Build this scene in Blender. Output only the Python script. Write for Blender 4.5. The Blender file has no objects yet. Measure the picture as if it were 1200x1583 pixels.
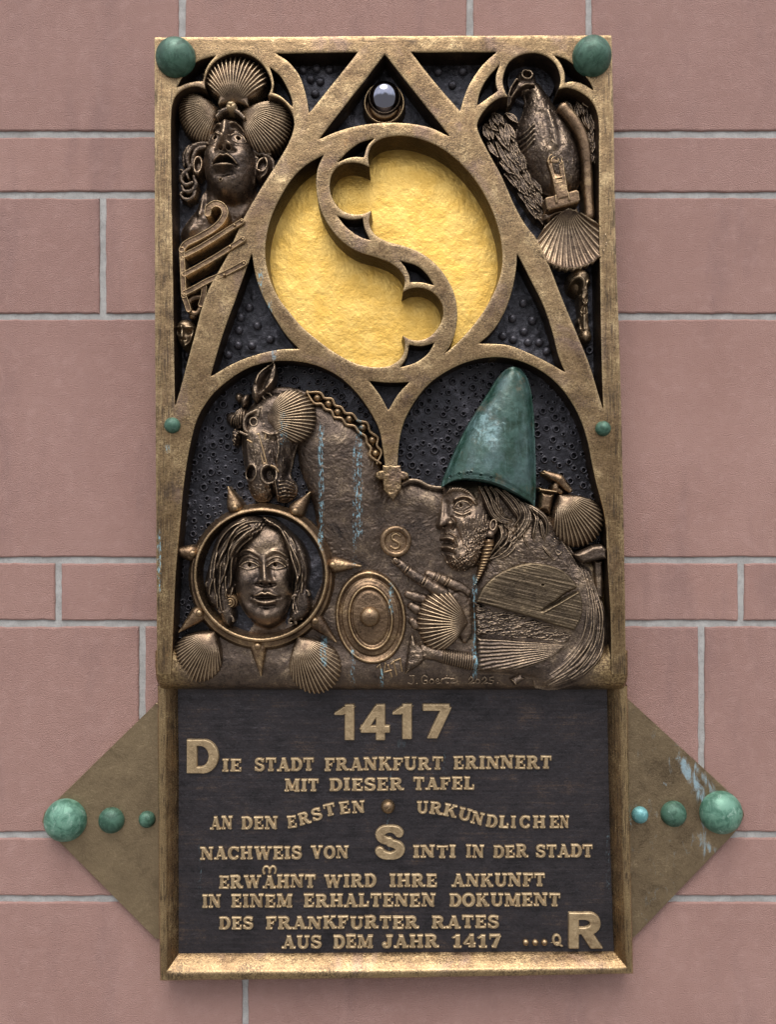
import bpy, math, random
import numpy as np
from mathutils import Vector, geometry

# ------------------------------------------------------------------ camera, world, light, exposure
scn = bpy.context.scene
COL = scn.collection
F_PX, PITCH, CAM_Y = 1300.0, math.radians(1.54), -1.34      # focal length (px of a 1200x1583 picture), tilt, distance to wall
CAM = Vector((0.0, CAM_Y, -0.035))
cam = bpy.data.cameras.new('camera')
cam.sensor_fit = 'VERTICAL'; cam.sensor_height = 24.0; cam.lens = F_PX / 1583.0 * 24.0
cam.clip_start = 0.01; cam.clip_end = 100
camo = bpy.data.objects.new('camera', cam); COL.objects.link(camo)
camo.location = CAM; camo.rotation_euler = (math.pi / 2 + PITCH, 0, 0)
scn.camera = camo

SUN_EL, SUN_AZ = 62.0, -10.0                                 # elevation; azimuth seen from the wall (minus: from the left)
world = bpy.data.worlds.new('World'); scn.world = world; world.use_nodes = True
wn, wl = world.node_tree.nodes, world.node_tree.links
wn.clear()
sky = wn.new('ShaderNodeTexSky'); sky.sky_type = 'NISHITA'; sky.sun_disc = False
sky.sun_elevation = math.radians(SUN_EL); sky.sun_rotation = math.radians(180 + SUN_AZ)
sky.air_density = 1.0; sky.dust_density = 4.0
tc = wn.new('ShaderNodeTexCoord')
sep = wn.new('ShaderNodeSeparateXYZ'); wl.new(tc.outputs['Generated'], sep.inputs[0])
# thin broken cloud over the blue, and the paved square below the horizon
cn = wn.new('ShaderNodeTexNoise'); cn.inputs['Scale'].default_value = 2.6; cn.inputs['Detail'].default_value = 7
wl.new(tc.outputs['Generated'], cn.inputs['Vector'])
cr = wn.new('ShaderNodeMapRange'); cr.inputs[1].default_value = 0.36; cr.inputs[2].default_value = 0.62
cr.inputs[3].default_value = 0.45; cr.inputs[4].default_value = 0.95
wl.new(cn.outputs['Fac'], cr.inputs[0])
mixc = wn.new('ShaderNodeMix'); mixc.data_type = 'RGBA'
wl.new(cr.outputs[0], mixc.inputs[0]); wl.new(sky.outputs[0], mixc.inputs[6]); mixc.inputs[7].default_value = (9.0, 9.0, 9.2, 1)
gr = wn.new('ShaderNodeMapRange'); gr.inputs[1].default_value = 0.18; gr.inputs[2].default_value = 0.46; gr.interpolation_type = 'SMOOTHSTEP'
rn = wn.new('ShaderNodeTexVoronoi'); rn.inputs['Scale'].default_value = 5.0; rn.feature = 'F1'
fl = wn.new('ShaderNodeVectorMath'); fl.operation = 'MULTIPLY'; fl.inputs[1].default_value = (1, 1, 0); wl.new(tc.outputs['Generated'], fl.inputs[0]); wl.new(fl.outputs[0], rn.inputs['Vector'])
rs = wn.new('ShaderNodeSeparateColor'); wl.new(rn.outputs['Color'], rs.inputs[0])
ra = wn.new('ShaderNodeMath'); ra.operation = 'MULTIPLY_ADD'; ra.inputs[1].default_value = 0.16; wl.new(rs.outputs[0], ra.inputs[0]); wl.new(sep.outputs['Z'], ra.inputs[2])
wl.new(ra.outputs[0], gr.inputs[0])
mixg = wn.new('ShaderNodeMix'); mixg.data_type = 'RGBA'
wl.new(gr.outputs[0], mixg.inputs[0]); mixg.inputs[6].default_value = (2.0, 1.9, 1.8, 1); wl.new(mixc.outputs[2], mixg.inputs[7])
bg = wn.new('ShaderNodeBackground'); bg.inputs['Strength'].default_value = 0.10
wl.new(mixg.outputs[2], bg.inputs['Color'])
wo = wn.new('ShaderNodeOutputWorld'); wl.new(bg.outputs[0], wo.inputs[0])

sun = bpy.data.lights.new('sun', 'SUN'); sun.energy = 1.3; sun.angle = math.radians(38); sun.color = (1.0, 0.96, 0.9)
suno = bpy.data.objects.new('sun', sun); COL.objects.link(suno)
_d = Vector((math.sin(math.radians(SUN_AZ)) * math.cos(math.radians(SUN_EL)),
             -math.cos(math.radians(SUN_AZ)) * math.cos(math.radians(SUN_EL)), math.sin(math.radians(SUN_EL))))
suno.rotation_euler = _d.to_track_quat('Z', 'Y').to_euler(); suno.location = _d * 4
scn.view_settings.view_transform = 'Standard'; scn.view_settings.look = 'None'
scn.view_settings.gamma = 1.0; scn.view_settings.use_curve_mapping = False
scn.view_settings.exposure = 1.05
scn.cycles.max_bounces = 6

# ------------------------------------------------------------------ measuring: picture point -> point on a plane in front of the wall
CT, ST = math.cos(PITCH), math.sin(PITCH)
def place(u, v, d):
    """x, z in metres of picture point (u, v) on the plane d millimetres in front of the wall"""
    u = np.asarray(u, float); v = np.asarray(v, float)
    a = (u - 600.0) / F_PX; b = (791.5 - v) / F_PX
    dy = CT - b * ST; dz = ST + b * CT
    t = (-d / 1000.0 - CAM_Y) / dy
    return CAM.x + a * t, CAM.z + dz * t

rng = np.random.default_rng(7)

# ------------------------------------------------------------------ objects
def thing(name, label, cat, loc, group=None):
    o = bpy.data.objects.new(name, None); COL.objects.link(o)
    o.empty_display_size = 0.05
    o.location = loc; o['label'] = label; o['category'] = cat
    if group: o['group'] = group
    return o

def holder(name, parent, label=None):
    o = bpy.data.objects.new(name, None); COL.objects.link(o); o.parent = parent; o.empty_display_size = 0.02
    if label: o['label'] = label
    return o

def world_loc(o):
    l = Vector(o.location)
    while o.parent: o = o.parent; l += Vector(o.location)
    return l

def mesh_obj(name, co, faces, mat, parent=None, label=None, smooth=True, center=True):
    """co (n,3) world metres; faces: (m,4) array or list of tuples"""
    co = np.asarray(co, float)
    c = (co.min(0) + co.max(0)) / 2 if center else np.zeros(3)
    me = bpy.data.meshes.new(name)
    lc = (co - c)
    if isinstance(faces, np.ndarray):
        n, k = faces.shape
        me.vertices.add(len(lc)); me.vertices.foreach_set('co', lc.astype(np.float32).ravel())
        me.loops.add(n * k); me.loops.foreach_set('vertex_index', faces.astype(np.int32).ravel())
        me.polygons.add(n)
        me.polygons.foreach_set('loop_start', np.arange(0, n * k, k, dtype=np.int32))
        me.polygons.foreach_set('loop_total', np.full(n, k, dtype=np.int32))
        me.update(calc_edges=True)
    else:
        me.from_pydata([tuple(p) for p in lc], [], faces); me.update()
    me.validate()
    if smooth: me.polygons.foreach_set('use_smooth', np.ones(len(me.polygons), bool))
    me.materials.append(mat)
    o = bpy.data.objects.new(name, me); COL.objects.link(o)
    loc = Vector(c)
    if parent is not None:
        loc -= world_loc(parent); o.parent = parent
    o.location = loc
    if label: o['label'] = label
    return o

# ------------------------------------------------------------------ materials
def newmat(name):
    m = bpy.data.materials.new(name); m.use_nodes = True
    nt = m.node_tree; nt.nodes.clear()
    out = nt.nodes.new('ShaderNodeOutputMaterial'); b = nt.nodes.new('ShaderNodeBsdfPrincipled')
    nt.links.new(b.outputs[0], out.inputs[0])
    return m, nt, b

def nnode(nt, t, **kw):
    n = nt.nodes.new(t)
    for k, v in kw.items(): setattr(n, k, v)
    return n

def setin(nt, sock, v):
    if isinstance(v, bpy.types.NodeSocket): nt.links.new(v, sock)
    elif isinstance(v, tuple) and len(v) == 3 and sock.type == 'RGBA': sock.default_value = (*v, 1)
    else: sock.default_value = v

def noise(nt, vec, scale, detail=5, rough=0.55, dist=0.0):
    n = nnode(nt, 'ShaderNodeTexNoise'); setin(nt, n.inputs['Vector'], vec)
    n.inputs['Scale'].default_value = scale; n.inputs['Detail'].default_value = detail
    n.inputs['Roughness'].default_value = rough; n.inputs['Distortion'].default_value = dist
    return n.outputs['Fac']

def rng_(nt, v, a, b, c=0.0, d=1.0):
    n = nnode(nt, 'ShaderNodeMapRange'); n.interpolation_type = 'SMOOTHSTEP'; setin(nt, n.inputs[0], v)
    for i, x in enumerate((a, b, c, d)): n.inputs[i + 1].default_value = x
    return n.outputs[0]

def mth(nt, op, a, b=None):
    n = nnode(nt, 'ShaderNodeMath', operation=op); setin(nt, n.inputs[0], a)
    if b is not None: setin(nt, n.inputs[1], b)
    return n.outputs[0]

def mix(nt, f, a, b):
    n = nnode(nt, 'ShaderNodeMix', data_type='RGBA'); setin(nt, n.inputs[0], f)
    setin(nt, n.inputs[6], a); setin(nt, n.inputs[7], b)
    return n.outputs[2]

def scaled(nt, vec, s):
    n = nnode(nt, 'ShaderNodeMapping'); setin(nt, n.inputs['Vector'], vec); n.inputs['Scale'].default_value = s
    return n.outputs[0]

def bump(nt, h, strength, dist, nrm=None):
    n = nnode(nt, 'ShaderNodeBump'); n.inputs['Strength'].default_value = strength; n.inputs['Distance'].default_value = dist
    setin(nt, n.inputs['Height'], h)
    if nrm is not None: nt.links.new(nrm, n.inputs['Normal'])
    return n.outputs[0]

def bronze(name, dark, mid, bright, rough=0.45, metal=0.85, wear_light=0.8, grain=None, fine=0.35, lumps=0.25,
           drips=(), patina=0.0, patcol=(0.20, 0.36, 0.42), scale=1.0, wr=(0.505, 0.56)):
    m, nt, b = newmat(name)
    pos = nnode(nt, 'ShaderNodeNewGeometry').outputs['Position']
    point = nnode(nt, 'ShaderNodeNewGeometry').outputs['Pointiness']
    n1 = noise(nt, pos, 22 * scale, 9, 0.68, 0.4)
    n2 = noise(nt, pos, 420 * scale, 4, 0.7)
    f = mth(nt, 'ADD', mth(nt, 'MULTIPLY', n1, 0.68), mth(nt, 'MULTIPLY', n2, 0.32))
    if grain:
        s = (260, 260, 9) if grain == 'z' else (9, 260, 260)
        n3 = noise(nt, scaled(nt, pos, s), 1.0, 4, 0.7)
        f = mth(nt, 'ADD', mth(nt, 'MULTIPLY', f, 0.66), mth(nt, 'MULTIPLY', n3, 0.34))
    else: n3 = None
    c = mix(nt, rng_(nt, f, 0.36, 0.52), dark, mid)
    c = mix(nt, rng_(nt, f, 0.52, 0.66), c, bright)
    # raised edges lightened in the colour: rubbed bronze and painted edge light
    if wear_light > 0:
        c = mix(nt, rng_(nt, point, wr[0], wr[1], 0.0, wear_light), c, bright)
    rgh = rng_(nt, n2, 0.3, 0.7, rough - 0.10, rough + 0.12)
    mt = metal
    pm = None
    if patina > 0:
        np_ = noise(nt, scaled(nt, pos, (1.6, 1.6, 0.7)), 34 * scale, 8, 0.72, 0.8)
        pm = rng_(nt, np_, 0.72 - 0.22 * patina, 0.86 - 0.18 * patina, 0.0, 0.75)
    if drips:
        sx = nnode(nt, 'ShaderNodeSeparateXYZ'); nt.links.new(pos, sx.inputs[0])
        nb = noise(nt, scaled(nt, pos, (200, 200, 60)), 2.0, 5, 0.7)
        wob = noise(nt, scaled(nt, pos, (0, 0, 40)), 1.0, 3, 0.6)
        xw = mth(nt, 'ADD', sx.outputs['X'], mth(nt, 'MULTIPLY', mth(nt, 'SUBTRACT', wob, 0.5), 0.006))
        for (du, v0, v1, w, amt) in drips:
            x0 = float(place(du, (v0 + v1) / 2, 60)[0]); z0 = float(place(du, v0, 60)[1]); z1 = float(place(du, v1, 60)[1])
            dx = mth(nt, 'ABSOLUTE', mth(nt, 'SUBTRACT', xw, x0))
            a = rng_(nt, dx, w * 0.0006, w * 0.0016, 1.0, 0.0)
            zz = mth(nt, 'MULTIPLY', rng_(nt, sx.outputs['Z'], z1 - 0.004, z1 + 0.008), rng_(nt, sx.outputs['Z'], z0 - 0.008, z0 + 0.004, 1.0, 0.0))
            a = mth(nt, 'MULTIPLY', mth(nt, 'MULTIPLY', a, zz), rng_(nt, nb, 0.60 - 0.10 * amt, 0.66 - 0.10 * amt))
            pm = a if pm is None else mth(nt, 'MAXIMUM', pm, a)
    if pm is not None:
        c = mix(nt, pm, c, patcol)
        mt = rng_(nt, pm, 0, 1, metal, 0.05); rgh = mth(nt, 'MAXIMUM', rgh, mth(nt, 'MULTIPLY', pm, 0.8))
    setin(nt, b.inputs['Base Color'], c); setin(nt, b.inputs['Roughness'], rgh); setin(nt, b.inputs['Metallic'], mt)
    nb1 = bump(nt, noise(nt, pos, 90 * scale, 6, 0.6), lumps, 0.004)
    h2 = n2 if n3 is None else mth(nt, 'ADD', n2, n3)
    nb2 = bump(nt, h2, fine, 0.0012, nb1)
    nt.links.new(nb2, b.inputs['Normal'])
    return m

DRIPS = [(496, 655, 850, 3.2, .95), (555, 640, 830, 4.0, .75), (548, 690, 880, 2.4, .6), (735, 890, 1050, 3.0, 1.1),
         (605, 900, 950, 3.0, .9), (501, 985, 1030, 4, 1.0), (590, 1030, 1070, 2.5, .8), (440, 640, 690, 5, .6), (545, 1000, 1065, 2.5, .6)]
FRAME_DRIPS = [(418, 470, 545, 3, 1.2), (425, 540, 560, 3, 1.5), (404, 420, 470, 3, .8), (249, 820, 915, 2.4, .9), (262, 690, 700, 3, 1.2)]
M_FRAME = bronze('rubbed_golden_bronze', (0.13, 0.082, 0.046), (0.235, 0.158, 0.085), (0.47, 0.345, 0.19), 0.31, 0.94, 1.0, None, 0.32, 0.25, drips=FRAME_DRIPS, patina=0.04)  # edge ramp also paints lit bevel lines into the colour
def frame_wear(m):
    """fine dark pitting everywhere, file grain along the straight borders, violet-brown bloom on the ribs"""
    nt = m.node_tree; b = next(n for n in nt.nodes if n.type == 'BSDF_PRINCIPLED'); old = b.inputs['Base Color'].links[0].from_socket
    pos = nnode(nt, 'ShaderNodeNewGeometry').outputs['Position']; sx = nnode(nt, 'ShaderNodeSeparateXYZ'); nt.links.new(pos, sx.inputs[0])
    gz = noise(nt, scaled(nt, pos, (420, 420, 26)), 1.0, 5, .75); gx = noise(nt, scaled(nt, pos, (22, 420, 420)), 1.0, 5, .75); gi = noise(nt, pos, 430, 5, .72)
    ax = mth(nt, 'ABSOLUTE', mth(nt, 'SUBTRACT', sx.outputs['X'], 0.002))
    side = rng_(nt, ax, 0.318, 0.332); top = rng_(nt, sx.outputs['Z'], 0.712, 0.722)
    def mixf(f, a, c):
        return mth(nt, 'ADD', mth(nt, 'MULTIPLY', a, mth(nt, 'SUBTRACT', 1.0, f)), mth(nt, 'MULTIPLY', c, f))
    g = mixf(top, mixf(side, gi, gz), gx)
    big = noise(nt, pos, 26, 7, .7, .5)
    c = mix(nt, mth(nt, 'MULTIPLY', rng_(nt, mth(nt, 'ADD', g, mth(nt, 'MULTIPLY', mth(nt, 'SUBTRACT', big, .5), .55)), .50, .64), .80), old, (0.075, 0.055, 0.040))
    c = mix(nt, mth(nt, 'MULTIPLY', rng_(nt, g, .44, .32), .55), c, (0.56, 0.43, 0.235))
    bl = noise(nt, pos, 13, 5, .6, .8)
    c = mix(nt, mth(nt, 'MULTIPLY', rng_(nt, bl, .5, .68), mth(nt, 'SUBTRACT', .5, mth(nt, 'MULTIPLY', side, .4))), c, (0.20, 0.135, 0.115))
    rs_ = noise(nt, pos, 17, 6, .65, .4); c = mix(nt, rng_(nt, rs_, .66, .76, 0, .5), c, (0.42, 0.215, 0.08))
    setin(nt, b.inputs['Base Color'], c)
    nrm = b.inputs['Normal'].links[0].from_socket
    nt.links.new(bump(nt, g, 0.22, 0.0012, nrm), b.inputs['Normal'])
frame_wear(M_FRAME)
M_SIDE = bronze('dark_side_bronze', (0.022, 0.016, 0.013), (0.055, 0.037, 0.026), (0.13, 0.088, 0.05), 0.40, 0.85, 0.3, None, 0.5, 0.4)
M_DARK = bronze('blackened_bronze', (0.011, 0.0108, 0.0135), (0.025, 0.0245, 0.031), (0.11, 0.106, 0.125), 0.34, 0.6, 0.9, None, 0.4, 0.35, wr=(0.502, 0.535))  # low edge range paints light on the raised rims into the colour
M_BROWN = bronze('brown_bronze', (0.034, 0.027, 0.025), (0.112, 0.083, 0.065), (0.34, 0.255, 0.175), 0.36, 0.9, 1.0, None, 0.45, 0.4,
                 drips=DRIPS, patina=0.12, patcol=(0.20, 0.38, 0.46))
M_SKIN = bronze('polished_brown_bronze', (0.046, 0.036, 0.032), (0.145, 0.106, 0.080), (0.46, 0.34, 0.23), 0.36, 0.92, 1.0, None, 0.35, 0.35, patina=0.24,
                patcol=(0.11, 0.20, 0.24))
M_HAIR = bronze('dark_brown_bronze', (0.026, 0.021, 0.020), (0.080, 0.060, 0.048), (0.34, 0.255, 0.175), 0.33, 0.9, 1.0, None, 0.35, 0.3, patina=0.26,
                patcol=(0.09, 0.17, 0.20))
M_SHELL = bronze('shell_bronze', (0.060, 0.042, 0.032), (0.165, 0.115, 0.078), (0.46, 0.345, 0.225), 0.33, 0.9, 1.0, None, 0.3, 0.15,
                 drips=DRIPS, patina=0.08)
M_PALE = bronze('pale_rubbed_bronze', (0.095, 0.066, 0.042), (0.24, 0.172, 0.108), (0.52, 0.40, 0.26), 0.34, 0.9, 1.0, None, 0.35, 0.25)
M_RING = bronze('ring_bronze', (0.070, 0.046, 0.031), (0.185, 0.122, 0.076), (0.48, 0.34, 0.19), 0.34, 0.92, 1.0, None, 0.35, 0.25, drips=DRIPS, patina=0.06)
M_TEXT = bronze('letter_bronze', (0.24, 0.17, 0.10), (0.43, 0.32, 0.19), (0.58, 0.45, 0.28), 0.42, 0.75, 0.4, None, 0.5, 0.2, scale=2.0)
M_TABLET = bronze('tablet_bronze', (0.021, 0.020, 0.023), (0.044, 0.039, 0.044), (0.110, 0.078, 0.062), 0.34, 0.65, 0.2, 'x', 0.35, 0.45, patina=0.40,
                  drips=[(600, 1262, 1345, 2.5, .8), (603, 1200, 1236, 2, .6), (690, 1172, 1240, 2, .5), (300, 1310, 1400, 2, .5), (951, 1300, 1400, 2.5, .5)],
                  patcol=(0.058, 0.085, 0.100))
M_PLATE = bronze('weathered_plate_bronze', (0.125, 0.091, 0.056), (0.215, 0.160, 0.098), (0.32, 0.245, 0.15), 0.42, 0.8, 0.3, None, 0.5, 0.25,
                 drips=[(235, 1260, 1275, 3, .6), (988, 1285, 1300, 3, .8)], patina=0.03)

def verdigris(name, dark, mid, pale, palef=0.5, rough=0.42):
    m, nt, b = newmat(name)
    pos = nnode(nt, 'ShaderNodeNewGeometry').outputs['Position']
    n1 = noise(nt, pos, 55, 8, 0.7, 0.8); n2 = noise(nt, scaled(nt, pos, (1, 1, 0.6)), 95, 9, 0.78, 0.8)
    n3 = noise(nt, pos, 900, 3, 0.6)
    c = mix(nt, rng_(nt, n1, 0.38, 0.60), dark, mid)
    c = mix(nt, rng_(nt, n2, 0.66 - 0.2 * palef, 0.82 - 0.2 * palef, 0, 0.85), c, pale)
    setin(nt, b.inputs['Base Color'], c)
    setin(nt, b.inputs['Roughness'], rng_(nt, n2, 0.35, 0.65, rough - 0.08, rough + 0.2))
    b.inputs['Metallic'].default_value = 0.25
    nt.links.new(bump(nt, n3, 0.25, 0.001, bump(nt, n2, 0.25, 0.002)), b.inputs['Normal'])
    return m
M_GREEN = verdigris('green_patina', (0.022, 0.065, 0.043), (0.062, 0.140, 0.100), (0.19, 0.30, 0.26), 0.5)
M_GREENP = verdigris('pale_green_patina', (0.045, 0.13, 0.09), (0.12, 0.255, 0.19), (0.30, 0.43, 0.37), 0.65)
M_BLUEG = verdigris('pale_blue_patina', (0.09, 0.25, 0.26), (0.19, 0.42, 0.44), (0.38, 0.60, 0.62), 0.6)
M_HAT = verdigris('hat_patina', (0.010, 0.034, 0.021), (0.028, 0.070, 0.056), (0.20, 0.31, 0.32), 0.20, 0.27)

def gold():
    m, nt, b = newmat('gold_leaf')
    pos = nnode(nt, 'ShaderNodeNewGeometry').outputs['Position']
    n1 = noise(nt, pos, 30, 6, 0.6); n2 = noise(nt, pos, 110, 7, 0.62, 0.8); n3 = noise(nt, pos, 420, 4, 0.6)
    setin(nt, b.inputs['Base Color'], mix(nt, rng_(nt, n1, 0.35, 0.65), (0.74, 0.46, 0.11), (0.84, 0.56, 0.165)))
    b.inputs['Metallic'].default_value = 1.0
    setin(nt, b.inputs['Roughness'], rng_(nt, n3, 0.3, 0.7, 0.34, 0.5))
    nt.links.new(bump(nt, n3, 0.26, 0.0018, bump(nt, n2, 0.14, 0.0040)), b.inputs['Normal'])
    return m
M_GOLD = gold()

def chrome():
    m, nt, b = newmat('polished_steel')
    b.inputs['Base Color'].default_value = (0.22, 0.23, 0.29, 1); b.inputs['Metallic'].default_value = 1.0
    pos = nnode(nt, 'ShaderNodeNewGeometry').outputs['Position']
    setin(nt, b.inputs['Roughness'], rng_(nt, noise(nt, pos, 200, 4), 0.4, 0.7, 0.03, 0.10))
    return m
M_CHROME = chrome()

def sandstone():
    m, nt, b = newmat('red_sandstone')
    pos = nnode(nt, 'ShaderNodeNewGeometry').outputs['Position']
    at = nnode(nt, 'ShaderNodeAttribute', attribute_name='tint').outputs['Fac']
    big = noise(nt, pos, 5, 6, 0.6); med = noise(nt, pos, 48, 6, 0.7, 0.4)
    pit = noise(nt, scaled(nt, pos, (0.9, 0.9, 1.0)), 560, 3, 0.6, 0.2); grit = noise(nt, pos, 850, 3, 0.6)
    c = mix(nt, rng_(nt, big, 0.3, 0.7), (0.335, 0.198, 0.170), (0.395, 0.243, 0.212))
    c = mix(nt, mth(nt, 'MULTIPLY', at, 0.75), c, (0.300, 0.180, 0.160))
    c = mix(nt, rng_(nt, at, .7, 1, 0, .5), c, (0.405, 0.245, 0.205))
    st = noise(nt, scaled(nt, pos, (3, 3, .7)), 4, 6, .65); c = mix(nt, rng_(nt, st, .50, .70, 0, .5), c, (0.25, 0.155, 0.145))
    c = mix(nt, rng_(nt, med, 0.45, 0.75, 0, 0.35), c, (0.46, 0.30, 0.27))
    c = mix(nt, rng_(nt, grit, 0.54, 0.72, 0, 0.4), c, (0.15, 0.085, 0.08))
    setin(nt, b.inputs['Base Color'], c); b.inputs['Roughness'].default_value = 0.85
    b.inputs['Specular IOR Level'].default_value = 0.3
    nt.links.new(bump(nt, grit, 0.5, 0.0018, bump(nt, pit, 0.85, 0.0036)), b.inputs['Normal'])
    return m
M_STONE = sandstone()

def mortar():
    m, nt, b = newmat('grey_mortar')
    pos = nnode(nt, 'ShaderNodeNewGeometry').outputs['Position']
    n1 = noise(nt, pos, 60, 6, 0.6); g = noise(nt, pos, 800, 3)
    c = mix(nt, rng_(nt, n1, 0.3, 0.7), (0.29, 0.285, 0.28), (0.39, 0.385, 0.38))
    c = mix(nt, rng_(nt, g, 0.52, 0.68, 0, 0.6), c, (0.15, 0.145, 0.14))
    c = mix(nt, rng_(nt, noise(nt, pos, 14, 5, .6), .5, .75, 0, .5), c, (0.20, 0.185, 0.175))
    setin(nt, b.inputs['Base Color'], c); b.inputs['Roughness'].default_value = 0.9
    nt.links.new(bump(nt, g, 0.4, 0.0015, bump(nt, n1, 0.4, 0.003)), b.inputs['Normal'])
    return m
M_MORTAR = mortar()

# ------------------------------------------------------------------ 2-D helpers (picture units)
def arr(p): return np.asarray(p, float)
def catmull(pts, closed, n=8, corner_deg=48):
    """smooth curve through pts; corners sharper than corner_deg stay sharp"""
    P = arr(pts); N = len(P)
    def is_corner(i):
        if not closed and i in (0, N - 1): return True
        a = P[i] - P[i - 1]; b = P[(i + 1) % N] - P[i]
        c = np.dot(a, b) / (np.linalg.norm(a) * np.linalg.norm(b) + 1e-9)
        return math.degrees(math.acos(max(-1, min(1, c)))) > corner_deg
    C = [is_corner(i) for i in range(N)]
    out = []
    for i in range(N if closed else N - 1):
        p1, p2 = P[i], P[(i + 1) % N]
        p0 = P[i - 1] if not C[i] else 2 * p1 - p2
        p3 = P[(i + 2) % N] if not C[(i + 1) % N] else 2 * p2 - p1
        d01 = max(np.linalg.norm(p1 - p0), 1e-6) ** .5; d12 = max(np.linalg.norm(p2 - p1), 1e-6) ** .5; d23 = max(np.linalg.norm(p3 - p2), 1e-6) ** .5
        m1 = (p2 - p1) + d12 * ((p1 - p0) / d01 - (p2 - p0) / (d01 + d12))
        m2 = (p2 - p1) + d12 * ((p3 - p2) / d23 - (p3 - p1) / (d12 + d23))
        k = max(2, int(np.linalg.norm(p2 - p1) / n) + 1)
        for t in np.linspace(0, 1, k, endpoint=False):
            out.append((2 * t**3 - 3 * t**2 + 1) * p1 + (t**3 - 2 * t**2 + t) * m1 + (-2 * t**3 + 3 * t**2) * p2 + (t**3 - t**2) * m2)
    if not closed: out.append(P[-1])
    return arr(out)

def inside(poly, U, V):
    poly = arr(poly); r = np.zeros(U.shape, bool); n = len(poly); j = n - 1
    for i in range(n):
        xi, yi = poly[i]; xj, yj = poly[j]
        if yi != yj:
            r ^= ((yi > V) != (yj > V)) & (U < (xj - xi) * (V - yi) / (yj - yi) + xi)
        j = i
    return r

def polydist(pts, U, V, closed=False, limit=None):
    """distance to a polyline and the arc parameter 0..1 of the nearest point"""
    P = arr(pts)
    if closed: P = np.vstack([P, P[:1]])
    D = np.full(U.shape, 1e9); T = np.zeros(U.shape)
    L = np.concatenate([[0], np.cumsum(np.linalg.norm(np.diff(P, axis=0), axis=1))]); tot = max(L[-1], 1e-9)
    for i in range(len(P) - 1):
        a, b = P[i], P[i + 1]; d = b - a; l2 = max(d @ d, 1e-12)
        t = np.clip(((U - a[0]) * d[0] + (V - a[1]) * d[1]) / l2, 0, 1)
        dist = np.hypot(U - a[0] - t * d[0], V - a[1] - t * d[1])
        m = dist < D; D[m] = dist[m]; T[m] = ((L[i] + t * (L[i + 1] - L[i])) / tot)[m]
    return D, T

def sstep(x, a, b):
    t = np.clip((x - a) / (b - a), 0, 1); return t * t * (3 - 2 * t)

def vnoise(U, V, scale, seed=0, octaves=3, pers=0.5):
    """smooth value noise in -1..1"""
    r = np.random.default_rng(seed); G = r.random((64, 64)) * 2 - 1
    out = np.zeros(np.shape(U)); amp = 1; tot = 0
    for o in range(octaves):
        x = np.asarray(U) / scale * (2 ** o) + 17.3 * o; y = np.asarray(V) / scale * (2 ** o) + 9.1 * o
        xi = np.floor(x).astype(int); yi = np.floor(y).astype(int); fx = x - xi; fy = y - yi
        fx = fx * fx * (3 - 2 * fx); fy = fy * fy * (3 - 2 * fy)
        g = lambda a, b: G[a % 64, b % 64]
        out += amp * ((g(xi, yi) * (1 - fx) + g(xi + 1, yi) * fx) * (1 - fy) + (g(xi, yi + 1) * (1 - fx) + g(xi + 1, yi + 1) * fx) * fy)
        tot += amp; amp *= pers
    return out / tot

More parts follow.
